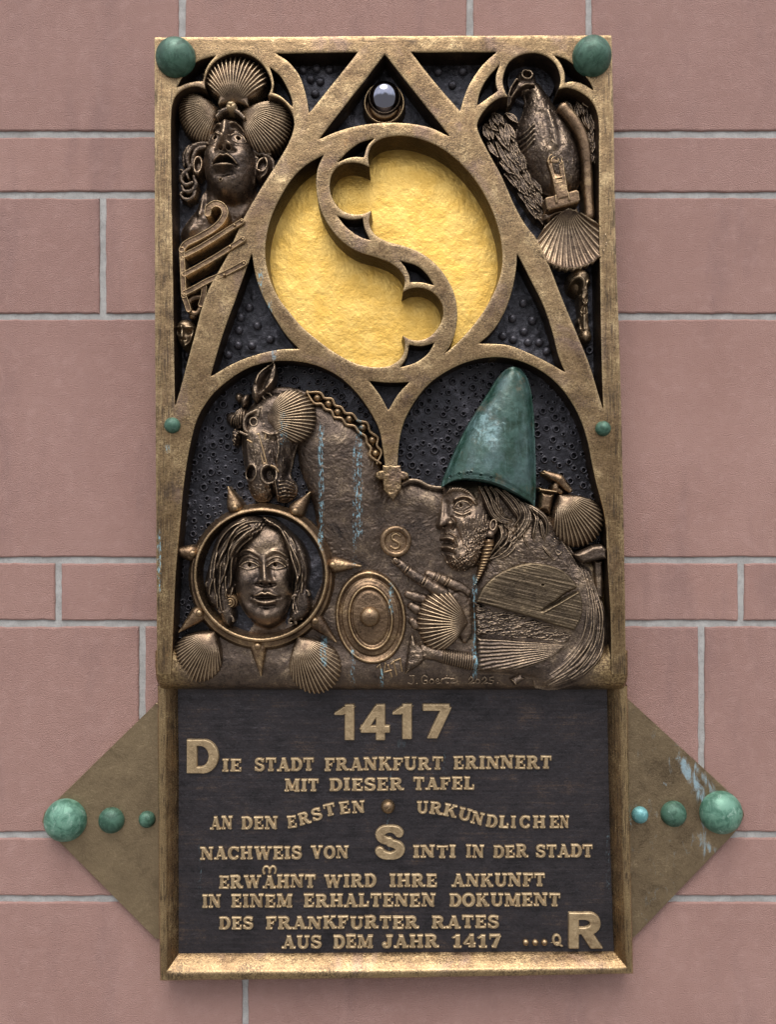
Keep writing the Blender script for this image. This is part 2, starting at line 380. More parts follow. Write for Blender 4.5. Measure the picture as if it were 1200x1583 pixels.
# ------------------------------------------------------------------ relief modelling: a height field cut to its own outline
LOW = -1e3
class Relief:
    """heights in mm in front of the wall over picture coordinates; ref = depth at which the outline was measured"""
    def __init__(s, u0, v0, u1, v1, step, ref):
        nu = int((u1 - u0) / step) + 1; nv = int((v1 - v0) / step) + 1
        s.U, s.V = np.meshgrid(u0 + np.arange(nu) * step, v0 + np.arange(nv) * step)
        s.H = np.full(s.U.shape, LOW); s.ref = ref; s.step = step
    def win(s, u0, v0, u1, v1):
        st = s.step; a = s.U[0, 0]; b = s.V[0, 0]
        i0 = max(0, int((v0 - b) / st)); i1 = min(s.U.shape[0], int((v1 - b) / st) + 2)
        j0 = max(0, int((u0 - a) / st)); j1 = min(s.U.shape[1], int((u1 - a) / st) + 2)
        return (slice(i0, max(i1, i0)), slice(j0, max(j1, j0)))
    def smax(s, w, Z, k):
        H = s.H[w]
        if k <= 0: s.H[w] = np.maximum(H, Z); return
        h = np.clip(0.5 + 0.5 * (Z - H) / k, 0, 1)
        r = H * (1 - h) + Z * h + k * h * (1 - h)
        s.H[w] = np.where(Z <= LOW / 2, H, np.where(H <= LOW / 2, Z, r))
    def dome(s, cu, cv, ru, rv, z, h, rot=0, p=2.0, k=0, e=0.5):
        R = max(ru, rv) + 2; w = s.win(cu - R, cv - R, cu + R, cv + R)
        x, y = s.U[w] - cu, s.V[w] - cv; c, n = math.cos(math.radians(rot)), math.sin(math.radians(rot))
        q = (np.abs((x * c + y * n) / ru) ** p + np.abs((-x * n + y * c) / rv) ** p)
        s.smax(w, np.where(q < 1, z + h * np.clip(1 - q, 0, 1) ** e, LOW), k); return s
    def tube(s, pts, r, z, k=0, flat=1.0, closed=False, smooth=True):
        """r and z: numbers or lists along the curve; flat: height of the section relative to its half width"""
        P = catmull(pts, closed, 3.0, 125) if smooth and len(pts) > 2 else arr(pts)
        R = np.max(r) + 2; w = s.win(P[:, 0].min() - R, P[:, 1].min() - R, P[:, 0].max() + R, P[:, 1].max() + R)
        if s.U[w].size == 0: return s
        D, T = polydist(P, s.U[w], s.V[w], closed)
        rr = np.interp(T, np.linspace(0, 1, np.size(r)), np.atleast_1d(r)); zz = np.interp(T, np.linspace(0, 1, np.size(z)), np.atleast_1d(z))
        q = D / np.maximum(rr, 1e-3)
        s.smax(w, np.where(q < 1, zz + flat * rr * np.sqrt(np.clip(1 - q * q, 0, 1)), LOW), k); return s
    def line(s, pts, r, h, smooth=True, closed=False, fade=True):
        """soft ridge (h > 0) or groove (h < 0) on what is there"""
        P = catmull(pts, closed, 3.0, 125) if smooth and len(pts) > 2 else arr(pts)
        R = np.max(r) * 2.6 + 1; w = s.win(P[:, 0].min() - R, P[:, 1].min() - R, P[:, 0].max() + R, P[:, 1].max() + R)
        if s.U[w].size == 0: return s
        D, T = polydist(P, s.U[w], s.V[w], closed)
        rr = np.interp(T, np.linspace(0, 1, np.size(r)), np.atleast_1d(r)); hh = np.interp(T, np.linspace(0, 1, np.size(h)), np.atleast_1d(h))
        m = s.H[w] > LOW / 2
        s.H[w] = np.where(m, s.H[w] + hh * np.exp(-(D / rr) ** 2), s.H[w]); return s
    def bump(s, cu, cv, ru, rv, h, rot=0):
        R = max(ru, rv) * 2.8; w = s.win(cu - R, cv - R, cu + R, cv + R)
        x, y = s.U[w] - cu, s.V[w] - cv; c, n = math.cos(math.radians(rot)), math.sin(math.radians(rot))
        q = ((x * c + y * n) / ru) ** 2 + ((-x * n + y * c) / rv) ** 2
        s.H[w] = np.where(s.H[w] > LOW / 2, s.H[w] + h * np.exp(-q), s.H[w]); return s
    def hole(s, cu, cv, ru, rv, d, rot=0, rim=0.0, soft=0.35):
        """flat-bottomed hollow of depth d with an optional raised rim"""
        R = max(ru, rv) * 1.8 + 2; w = s.win(cu - R, cv - R, cu + R, cv + R)
        x, y = s.U[w] - cu, s.V[w] - cv; c, n = math.cos(math.radians(rot)), math.sin(math.radians(rot))
        q = np.sqrt(((x * c + y * n) / ru) ** 2 + ((-x * n + y * c) / rv) ** 2)
        dz = -d * (1 - sstep(q, 1 - soft, 1.0)) + rim * np.exp(-((q - 1.18) / 0.24) ** 2)
        s.H[w] = np.where(s.H[w] > LOW / 2, s.H[w] + dz, s.H[w]); return s
    def fill(s, poly, z, h, wid, k=0, e=0.5, smooth=True):
        """region with pillowed edge: rises from z to z + h over wid"""
        P = catmull(poly, True, 4.0) if smooth else arr(poly)
        w = s.win(P[:, 0].min() - 2, P[:, 1].min() - 2, P[:, 0].max() + 2, P[:, 1].max() + 2)
        I = inside(P, s.U[w], s.V[w]); D, _ = polydist(P, s.U[w], s.V[w], True)
        t = np.clip(D / wid, 0, 1); Z = z + h * (1 - (1 - t) ** 2) ** e
        s.smax(w, np.where(I, Z, LOW), k); return s
    def add(s, F):
        s.H = np.where(s.H > LOW / 2, s.H + F, s.H); return s
    def rough(s, scale, amp, seed=0, octaves=3): return s.add(amp * vnoise(s.U, s.V, scale, seed, octaves))
    def blur(s, n=1):
        for _ in range(n):
            H = s.H; m = H > LOW / 2; A = np.where(m, H, 0.0); W = m.astype(float)
            def b(X):
                X = np.pad(X, 1, mode='edge'); X = (X[:-2] + 2 * X[1:-1] + X[2:]) / 4; return (X[:, :-2] + 2 * X[:, 1:-1] + X[:, 2:]) / 4
            s.H = np.where(m, b(A) / np.maximum(b(W), 1e-6), LOW)
        return s
    def build(s, name, mat, parent, back, label=None, M=None):
        """mesh of the raised part; its skirt drops to depth `back`, inside what lies behind"""
        H = s.H.copy(); m = H > back
        if M is not None: m &= M
        g = m.copy(); g[1:] |= m[:-1]; g[:-1] |= m[1:]; g[:, 1:] |= g[:, :-1].copy(); g[:, :-1] |= g[:, 1:].copy()
        Z = np.where(m, H, back)
        q = g[:-1, :-1] & g[1:, :-1] & g[:-1, 1:] & g[1:, 1:]
        any_ = m[:-1, :-1] | m[1:, :-1] | m[:-1, 1:] | m[1:, 1:]
        q &= any_
        idx = np.full(H.shape, -1); used = np.zeros(H.shape, bool)
        used[:-1, :-1] |= q; used[1:, :-1] |= q; used[:-1, 1:] |= q; used[1:, 1:] |= q
        idx[used] = np.arange(used.sum())
        x, z = place(s.U[used], s.V[used], s.ref)
        co = np.stack([x, -Z[used] / 1000.0, z], 1)
        i, j = np.nonzero(q)
        F = np.stack([idx[i, j], idx[i + 1, j], idx[i + 1, j + 1], idx[i, j + 1]], 1)
        return mesh_obj(name, co, F, mat, parent, label)

def ball(name, cu, cv, r, d0, h, mat, parent, label=None, rv=None, n=28, e=0.5, collar=0.0):
    """domed stud: radius r px standing h mm out of the plane d0"""
    rv = rv or r; ref = d0 + 0.4 * h
    cx, cz = place(cu, cv, ref); k = abs(float(place(cu + 1, cv, ref)[0] - cx))
    co, F = [], []
    prof = [(1.0, -2.0), (1.0, 0.0)] + [(math.cos(a), h * math.sin(a)) for a in np.linspace(0.08, math.pi / 2 - 0.06, 12)]
    if collar: prof = [(1 + collar, -2.0), (1 + collar, 1.0), (1 + collar * 0.5, 2.2), (1.0, 1.2)] + prof[2:]
    for (rr, hh) in prof:
        for i in range(n):
            a = 2 * math.pi * i / n
            co.append((float(cx) + k * r * rr * math.cos(a), -(d0 + hh) / 1000, float(cz) + k * rv * rr * math.sin(a)))
    for p in range(len(prof) - 1):
        for i in range(n):
            F.append((p * n + i, p * n + (i + 1) % n, (p + 1) * n + (i + 1) % n, (p + 1) * n + i))
    co.append((float(cx), -(d0 + h) / 1000, float(cz))); t = (len(prof) - 1) * n
    for i in range(n): F.append((t + i, t + (i + 1) % n, len(co) - 1))
    return mesh_obj(name, co, F, mat, parent, label)
# ------------------------------------------------------------------ the sandstone wall
def build_wall():
    root = thing('sandstone_wall', 'wall of large rough red sandstone blocks with pale grey mortar joints', 'wall', (0, 0, -1.1))
    rows = [(-420, 207), (207, 301), (301, 489), (489, 866), (866, 964), (964, 1291), (1291, 1390), (1390, 2050)]
    cuts = [[-240, 281, 727, 911, 1420], [-60, 420, 760, 1330], [158, 640, 1290], [-150, 560, 1260], [89, 600, 1147], [219, 640, 1086, 1560], [-30, 520, 1300], [-300, 379, 1330]]
    co, F, tint = [], [], []
    g = 5.0; bev = 2.4
    for (v0, v1), cs in zip(rows, cuts):
        xs = [-700] + [c for c in cs] + [1900]
        for a, b in zip(xs[:-1], xs[1:]):
            t = random.Random(int(a * 7 + v0)).random()
            u0, u1, w0, w1 = a + g, b - g, v0 + g, v1 - g
            # subdivided outline with a wavering arris
            ring = []
            nu = max(2, int((u1 - u0) / 7)); nv = max(2, int((w1 - w0) / 7))
            for i in range(nu): ring.append((u0 + (u1 - u0) * i / nu, w0, 0, -1))
            for i in range(nv): ring.append((u1, w0 + (w1 - w0) * i / nv, 1, 0))
            for i in range(nu): ring.append((u1 - (u1 - u0) * i / nu, w1, 0, 1))
            for i in range(nv): ring.append((u0, w1 - (w1 - w0) * i / nv, -1, 0))
            R = arr([r[:2] for r in ring]); Nn = arr([r[2:] for r in ring])
            wob = 1.3 * vnoise(R[:, 0], R[:, 1], 60, 3) + 1.3 * vnoise(R[:, 0], R[:, 1], 11, 5)
            c = arr([(u0 + u1) / 2, (w0 + w1) / 2])
            L = []
            R1 = R + Nn * wob[:, None] * 0.8
            inn = R1 - np.sign(R1 - c) * bev
            for Q, d in ((R1, -14.0), (R1, -bev * 0.9), (R1 - np.sign(R1 - c) * bev * 0.35, -bev * 0.3), (inn, 0.0)):
                x, z = place(Q[:, 0], Q[:, 1], 0); L.append(np.stack([x, np.full(len(x), -d / 1000), z], 1))
            n = len(R); base = len(co)
            for l in L: co.extend(map(tuple, l))
            for k in range(3):
                for i in range(n):
                    F.append((base + k * n + i, base + (k + 1) * n + i, base + (k + 1) * n + (i + 1) % n, base + k * n + (i + 1) % n))
            F.append(tuple(base + 3 * n + i for i in range(n))[::-1])
            tint += [t] * (4 * n)
    o = mesh_obj('stone_facing', co, F, M_STONE, root, smooth=False)
    at = o.data.attributes.new('tint', 'FLOAT', 'POINT'); at.data.foreach_set('value', np.array(tint, np.float32))
    us = np.linspace(-690, 1890, 300); vs = np.linspace(-410, 2040, 280)
    U, V = np.meshgrid(us, vs); x, z = place(U, V, 0)
    y = 0.0030 - 0.0007 * vnoise(U, V, 30, 11)
    idx = np.arange(U.size).reshape(U.shape)
    Fq = np.stack([idx[:-1, :-1], idx[1:, :-1], idx[1:, 1:], idx[:-1, 1:]], -1).reshape(-1, 4)
    mesh_obj('mortar_joint', np.stack([x, y, z], -1).reshape(-1, 3), Fq, M_MORTAR, root)
build_wall()

# ------------------------------------------------------------------ relief panel: pierced tracery
FRONT, FLOOR = 72.0, 26.0
panel = thing('relief_panel', 'tall bronze relief panel with gothic tracery, gold disc, horse and bearded man', 'plaque', (0.0, -0.03, float(place(605, 1070, 60)[1])))

OUTER = [(238, 57), (600, 55), (946.5, 54), (950, 200), (953.5, 390), (959, 540), (963, 700), (966, 850), (969, 1043),
         (946, 1043), (945, 960), (940, 870), (936, 800), (929, 770), (922, 745), (917, 722), (910, 687), (899.5, 652), (885.5, 624), (864.5, 596),
         (840, 575), (805, 558), (770, 552), (735, 556), (700, 569), (665, 592.5), (644, 617), (626.5, 648.5), (618, 680), (614.5, 724),
         (596, 724), (592, 693), (586, 663.5), (571, 634), (548.5, 604), (522.5, 581), (490, 565), (454, 558), (418.5, 559), (383, 569), (350, 590), (324, 615), (305, 647),
         (292, 696), (284, 748), (279, 800), (272, 877), (267, 974), (264, 1043), (242, 1043), (241, 850), (239, 500)]
HOLES = {
 'niche_left': [(270, 628), (268, 500), (265.5, 330), (264, 180), (266, 162), (271, 149), (280, 140), (292, 134.5), (304, 133), (317, 137), (316, 127), (320, 112), (330, 97), (345, 86.5), (362, 82), (380, 83),
   (395, 90), (407, 101), (416, 117), (419.5, 131), (417.5, 141), (414, 147), (422, 149), (433, 153), (444, 163), (452, 176), (454.5, 190), (452, 205), (445, 222), (432, 245), (415, 272), (401, 294), (375, 339), (350, 396), (319, 454), (297, 531), (277, 605)],
 'spandrel_a': [(273, 135), (282, 118), (295, 101), (313, 91), (333, 86), (324, 96), (317, 108), (313, 125), (300, 125.5), (286, 129)],
 'spandrel_b': [(417, 104), (432, 116), (443, 134), (451, 154), (452, 165), (441, 154), (430, 146), (421, 143), (423.5, 129.5), (421, 116)],
 'stud_left_top': [(426, 82), (553, 80.5), (478, 174), (473.5, 148), (463, 116.5), (446, 95)],
 'stud_right_top': [(636, 80.5), (768, 80), (747, 99), (725.5, 130.5), (717, 151.5), (711.5, 171), (673, 127)],
 'ball_triangle': [(595, 84), (696, 211), (666, 197), (638, 191), (606.5, 189), (571.5, 191), (540, 197), (515.5, 205), (493, 215)],
 'gold_left': [(500, 239), (480, 250), (463, 263.5), (448, 281), (435, 302), (423, 326), (415, 350), (410.5, 376), (410, 395), (413, 415), (421, 441), (432, 462), (448, 483), (466, 504), (486.5, 521.6), (505, 536), (525, 549), (542, 558), (560, 564.5), (582, 567.5),
   (602, 565), (617, 556), (624.5, 544.6), (626, 531), (623, 518), (632, 523.5), (647, 526), (663, 521), (677, 507), (685, 489), (684, 472), (674, 456), (657, 446), (638, 445), (623, 451), (626, 433.5), (620, 420), (605, 407), (582, 397.5), (551.6, 388), (529, 373), (511, 353), (497, 328), (490, 302), (488.5, 278), (491.5, 258)],
 'gold_right': [(571, 258), (569.5, 240), (575, 225), (589, 214.5), (612, 209.5), (638, 211.5), (669.5, 222), (701, 242), (732.5, 275), (757, 316), (771, 354.5), (777, 390), (776, 415), (769, 440), (753, 473), (732, 502.5), (710, 527), (688, 546.5),
   (698, 531), (705, 510), (707.5, 483), (703.5, 456), (693.5, 433.5), (677, 411), (654, 392), (626, 380), (598, 372.5), (579, 361), (571, 344), (574, 325), (563, 329.5), (548, 331), (530, 325.5), (516, 310), (510, 291), (512.5, 271), (523, 257), (540, 251), (557, 252.5)],
 's_a': [(521, 251), (540, 232), (557.5, 220), (579, 213.5), (568, 225), (562.5, 243), (550, 242), (538, 244)],
 's_b': [(521, 333), (535, 338), (548, 339), (561, 337), (563, 351), (572, 371), (554, 364), (536, 351)],
 's_c': [(619, 403), (644, 410.5), (660, 424), (671, 441), (652, 436), (634, 436), (633, 426), (627, 413)],
 's_d': [(633, 533), (651, 535), (672, 530), (661, 547), (643, 560), (619, 568), (629, 552)],
 'stud_left': [(389, 392), (395, 427), (408, 462), (425.6, 493), (443, 519), (462, 539), (432, 540), (397, 547.6), (364, 560), (325, 582), (344, 518), (364, 462.5), (379, 420)],
 'stud_right': [(800, 392), (798.6, 415), (792, 450), (780, 483.5), (762, 512), (741, 531), (762, 531), (789, 534), (817, 545), (846, 559), (874, 575), (864, 550), (853, 508), (839.5, 470), (822, 435), (808.5, 408)],
 'niche_right': [(933.5, 633), (931, 565), (929, 455), (927, 330), (926.7, 228), (926.7, 195), (924.5, 177), (917, 159), (903.5, 146), (888, 138), (875, 135.5), (864, 138), (867, 124), (864, 108.5), (857, 96), (844, 86), (826, 81.5), (806, 84.5), (788.5, 95), (780.5, 111), (778, 126), (781, 139), (786, 149), (773, 151), (755, 164), (742, 181.5), (738, 194), (742, 208), (753, 230),
   (775, 270), (797, 318.6), (815, 349.5), (828.5, 366), (848, 406), (872.6, 468), (895, 521), (912.5, 565), (927, 612)],
 'spandrel_c': [(738, 163), (742, 144), (753, 122), (773, 99), (767.5, 115), (767, 130), (770, 140), (753, 152)],
 'spandrel_d': [(857, 85), (875, 91), (897, 108.5), (912, 126), (918.5, 139.5), (901, 129), (885, 125.5), (874, 128), (874.5, 115), (868, 98)],
 'fork': [(571, 588.7), (601, 591.5), (633, 590.6), (615, 610), (600.7, 634), (587, 610)],
}
SM = {k: catmull(v, True, 5.0) for k, v in HOLES.items()}
SM_OUT = catmull(OUTER, True, 6.0, 35)

def pierced_plate(name, outer, holes, front, back, bev, draft, mat, parent):
    V2, E, rings = [], [], []
    co = []
    def offs(P, sign):
        """vertex normals pointing away from the material, limited at sharp points"""
        a = P - np.roll(P, 1, 0); b = np.roll(P, -1, 0) - P
        na = np.stack([a[:, 1], -a[:, 0]], 1); nb = np.stack([b[:, 1], -b[:, 0]], 1)
        na /= np.linalg.norm(na, axis=1)[:, None] + 1e-9; nb /= np.linalg.norm(nb, axis=1)[:, None] + 1e-9
        n = na + nb; n /= np.linalg.norm(n, axis=1)[:, None] + 1e-9
        m = 1 / np.clip((n * na).sum(1), 0.45, 1); 
        area = 0.5 * np.sum(P[:, 0] * np.roll(P[:, 1], -1) - np.roll(P[:, 0], -1) * P[:, 1])
        return n * m[:, None] * (sign if area > 0 else -sign)
    zf = lambda P: front + 0.9 * vnoise(P[:, 0], P[:, 1], 55, 21) + 0.35 * vnoise(P[:, 0], P[:, 1], 9, 22)
    loops = [(outer, 1, 0.0)] + [(h, -1, draft) for h in holes]
    pts3, faces, front2, walls = [], [], [], set()
    for P, sign, dr in loops:
        n = offs(P, sign); N = len(P); b0 = len(pts3)
        f0 = P - n * bev
        for Q, z in ((f0, zf(f0)), (P - n * bev * 0.3, zf(f0) - bev * 0.25), (P, zf(f0) - bev), (P + n * dr, np.full(N, back))):
            x, zz = place(Q[:, 0], Q[:, 1], front); pts3 += list(np.stack([x, -z / 1000, zz], 1))
        for k in range(3):
            for i in range(N):
                j = (i + 1) % N
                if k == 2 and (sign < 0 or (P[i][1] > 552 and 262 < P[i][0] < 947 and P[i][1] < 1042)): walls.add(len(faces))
                faces.append((b0 + k * N + i, b0 + k * N + j, b0 + (k + 1) * N + j, b0 + (k + 1) * N + i))
        s = len(front2); front2 += [(p, b0 + i) for i, p in enumerate(f0)]
        E += [(s + i, s + (i + 1) % N) for i in range(N)]
    # grid of inner points so that the face can undulate
    gu, gv = np.meshgrid(np.arange(236, 970, 6.0), np.arange(52, 1043, 6.0))
    gu = gu + rng.uniform(-1.5, 1.5, gu.shape); gv = gv + rng.uniform(-1.5, 1.5, gv.shape)
    ok = inside(outer, gu, gv)
    for h in holes: ok &= ~inside(h, gu, gv)
    for P, _, _ in loops:
        w = ok.copy(); D, _t = polydist(P, gu[w], gv[w], True); tmp = ok[w]; tmp &= D > 4.0; ok[w] = tmp
    gp = np.stack([gu[ok], gv[ok]], 1); x, zz = place(gp[:, 0], gp[:, 1], front); b0 = len(pts3)
    pts3 += list(np.stack([x, -zf(gp) / 1000, zz], 1)); front2 += [(p, b0 + i) for i, p in enumerate(gp)]
    P2 = [Vector((float(p[0][0]), float(p[0][1]))) for p in front2]
    vs, es, fs, ov, oe, of = geometry.delaunay_2d_cdt(P2, E, [], 0, 1e-4)
    vmap = []
    for i, o in enumerate(ov):
        if o: vmap.append(front2[o[0]][1])
        else:
            p = np.array([[vs[i].x, vs[i].y]]); x, zz = place(p[:, 0], p[:, 1], front); pts3.append(np.array([x[0], -zf(p)[0] / 1000, zz[0]])); vmap.append(len(pts3) - 1)
    tri = np.array([f for f in fs if len(f) == 3]); vv = np.array([(v.x, v.y) for v in vs]); c = vv[tri].mean(1)
    out_in = [P for P in loops]
    f0s = []
    ok = None
    for P, sign, dr in loops:
        n = offs(P, sign); q = P - n * bev
        I = inside(q, c[:, 0], c[:, 1]); I = I if sign == 1 else ~I
        ok = I if ok is None else ok & I
    for t in tri[ok]: faces.append(tuple(vmap[i] for i in t))
    o = mesh_obj(name, np.array(pts3), faces, mat, parent)
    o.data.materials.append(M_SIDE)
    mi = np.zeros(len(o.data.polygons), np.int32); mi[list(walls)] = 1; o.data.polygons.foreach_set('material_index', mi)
    import bmesh
    bm = bmesh.new(); bm.from_mesh(o.data); bmesh.ops.recalc_face_normals(bm, faces=bm.faces); bm.to_mesh(o.data); bm.free()
    # flat face and walls keep a crisp arris
    o.data.set_sharp_from_angle(angle=math.radians(50))
    return o
frame = pierced_plate('tracery_frame', SM_OUT, list(SM.values()), FRONT, FLOOR - 4, 1.6, 1.2, M_FRAME, panel)

# back plate behind the openings
def slab(name, poly, d0, d1, mat, parent, ref=None, label=None, bev=1.0):
    P = arr(poly); c = P.mean(0); n = len(P); co = []
    for k, (s, d) in enumerate(((0, d0), (0, d1 - bev), (bev, d1))):
        v = P - c; Q = c + v * (1 - s / np.linalg.norm(v, axis=1))[:, None]
        x, z = place(Q[:, 0], Q[:, 1], ref if ref is not None else d1); co += list(np.stack([x, np.full(n, -d / 1000), z], 1))
    F = [(k * n + i, k * n + (i + 1) % n, (k + 1) * n + (i + 1) % n, (k + 1) * n + i) for k in range(2) for i in range(n)]
    F += [tuple(2 * n + i for i in range(n)), tuple(range(n))[::-1]]
    o = mesh_obj(name, np.array(co), F, mat, parent, label, smooth=False)
    return o
slab('back_plate', [(244, 62), (940, 60), (960, 1040), (248, 1040)], 2, FLOOR - 5, M_DARK, panel, ref=FRONT)

def floor_patch(name, keys_or_poly, mat, z, grow=5, amp=0.8, sc=7, seed=1, step=2.0):
    P = SM[keys_or_poly] if isinstance(keys_or_poly, str) else catmull(keys_or_poly, True, 5)
    r = Relief(P[:, 0].min() - 8, P[:, 1].min() - 8, P[:, 0].max() + 8, P[:, 1].max() + 8, step, FRONT)
    D, _ = polydist(P, r.U, r.V, True); I = inside(P, r.U, r.V)
    r.H = np.where(I | (D < grow), z + 0.0, LOW); r.rough(sc, amp, seed)
    return r
STUDS = {'stud_left_top': [(468, 107), (489, 105), (509, 107), (480, 121), (495, 125), (487, 144)],
         'stud_right_top': [(677.5, 110), (716, 109), (700, 130.5)],
         'stud_left': [(385, 475), (371.5, 490), (397.5, 503), (369, 510), (417.5, 524), (367.5, 533), (389, 534), (352, 548)],
         'stud_right': [(809.5, 468), (793, 492), (824, 495), (811, 512), (778, 519), (794, 524.5), (817, 529), (834.5, 529), (846, 543)]}
for nm in ('stud_left_top', 'stud_right_top', 'stud_left', 'stud_right', 'ball_triangle', 's_a', 's_b', 's_c', 's_d', 'spandrel_a', 'spandrel_b', 'spandrel_c', 'spandrel_d', 'fork', 'niche_left', 'niche_right'):
    small = nm.startswith('s_') or nm.startswith('spandrel') or nm == 'fork'
    z = FLOOR + (14 if small else 10 if nm.startswith('stud') else 6 if nm == 'ball_triangle' else 0)
    r = floor_patch(nm, M_DARK and nm, M_DARK, z, 4, 1.3 if not small else 1.0, 9, hash(nm) % 91 if False else len(nm))
    fl = r.build('recess_floor', M_DARK, panel, FLOOR - 8)
    for (a, b) in STUDS.get(nm, []):
        ball('stud', a, b, 6.8, z + 0.5, 7, M_DARK, panel, n=18)

# gold leaf floor
r = Relief(400, 200, 790, 580, 1.5, FRONT)
D = np.hypot((r.U - 595) / 192, (r.V - 389) / 187)
r.H = np.where(D < 1, FLOOR + 0.0, LOW); r.rough(60, 1.0, 5, 2); r.rough(14, 0.28, 6, 3); r.rough(4, 0.22, 8, 2)
r.build('gilded_disc', M_GOLD, panel, FLOOR - 6, 'disc of bright beaten gold leaf behind the S-shaped tracery')

# bright steel ball in its collar
sb = holder('steel_ball', panel, 'mirror-bright steel ball in a bronze collar'); 
r = Relief(555, 105, 635, 190, 1.0, FRONT)
Dc = np.hypot(r.U - 594, (r.V - 149) / 1.03)
z = FLOOR + 6 + 20 * (1 - sstep(Dc, 30.5, 34.5)); z -= 9 * np.exp(-((Dc - 26) / 2.6) ** 2); z += 3.0 * np.exp(-((Dc - 31) / 2.2) ** 2)
r.H = np.where(Dc < 35, z, LOW); r.rough(8, .5, 3); r.build('collar', M_RING, sb, FLOOR + 2)
ball('ball', 594.5, 149.5, 26, FLOOR + 20, 28, M_CHROME, sb, n=48, rv=27)

# green and small studs on the frame
ball('dome_stud', 269, 84, 31, FRONT + 0.5, 25, M_GREEN, panel, n=40, label='large green dome stud at the upper left corner')
ball('dome_stud', 918, 82, 30.5, FRONT + 0.5, 27, M_GREEN, panel, n=40, rv=31.5, label='large green dome stud at the upper right corner')
ball('dome_stud', 265, 657, 12.5, FRONT + 0.5, 11, M_GREEN, panel, n=28, label='small green dome stud on the left edge')
ball('dome_stud', 934, 662, 12, FRONT + 0.5, 11, M_GREEN, panel, n=28, label='small green dome stud on the right edge')

# ------------------------------------------------------------------ inscription tablet
TF = 20.0                                                   # depth of the text field
tablet = thing('inscription_tablet', 'dark bronze tablet with raised German text and the large year 1417, below the relief panel', 'plaque',
               (0.0, -0.02, float(place(610, 1515, 40)[1])))
r = Relief(258, 1058, 962, 1496, 2.5, TF)
r.H = np.full(r.U.shape, TF); r.rough(90, 0.7, 4, 2); r.rough(12, 0.45, 9, 3)
r.build('text_field', M_TABLET, tablet, 0)
def moulding():
    # path of outer and inner edge, profile across: t 0 outer .. 1 inner
    outer = [(242, 1060), (243, 1200), (244, 1400), (246, 1518), (600, 1514), (981, 1507), (976, 1300), (972, 1060)]
    inner = [(270, 1060), (271, 1200), (271, 1400), (271, 1484), (600, 1483), (955, 1481), (949, 1300), (944, 1060)]
    prof = [(0.0, 3), (0.0, 36), (0.03, 40), (0.10, 42.5), (0.22, 43.5), (0.36, 43), (0.47, 41.5), (0.52, 39.0), (0.58, 37.6), (0.72, 32), (0.86, 26), (0.97, 21), (1.02, 16)]
    O = []; I = []
    for P, L in ((outer, O), (inner, I)):
        for k in range(7):
            a, b = arr(P[k]), arr(P[k + 1]); n = 24
            for t in np.linspace(0, 1, n, endpoint=(k == 6)): L.append(a + (b - a) * t)
    O, I = arr(O), arr(I); co = []
    for t, d in prof:
        Q = O + (I - O) * t + 0.35 * np.stack([vnoise(O[:, 0], O[:, 1], 20, 3 + int(t * 9)), vnoise(O[:, 0], O[:, 1], 20, 13)], 1)
        x, z = place(Q[:, 0], Q[:, 1], 42); co.append(np.stack([x, -(d + 0.5 * vnoise(O[:, 0], O[:, 1], 25, 8)) / 1000, z], 1))
    n = len(O); idx = np.arange(len(prof) * n).reshape(len(prof), n)
    F = np.stack([idx[:-1, :-1], idx[:-1, 1:], idx[1:, 1:], idx[1:, :-1]], -1).reshape(-1, 4)
    o = mesh_obj('moulding', np.concatenate(co), F, M_FRAME, tablet)
    o.data.set_sharp_from_angle(angle=math.radians(40))
moulding()

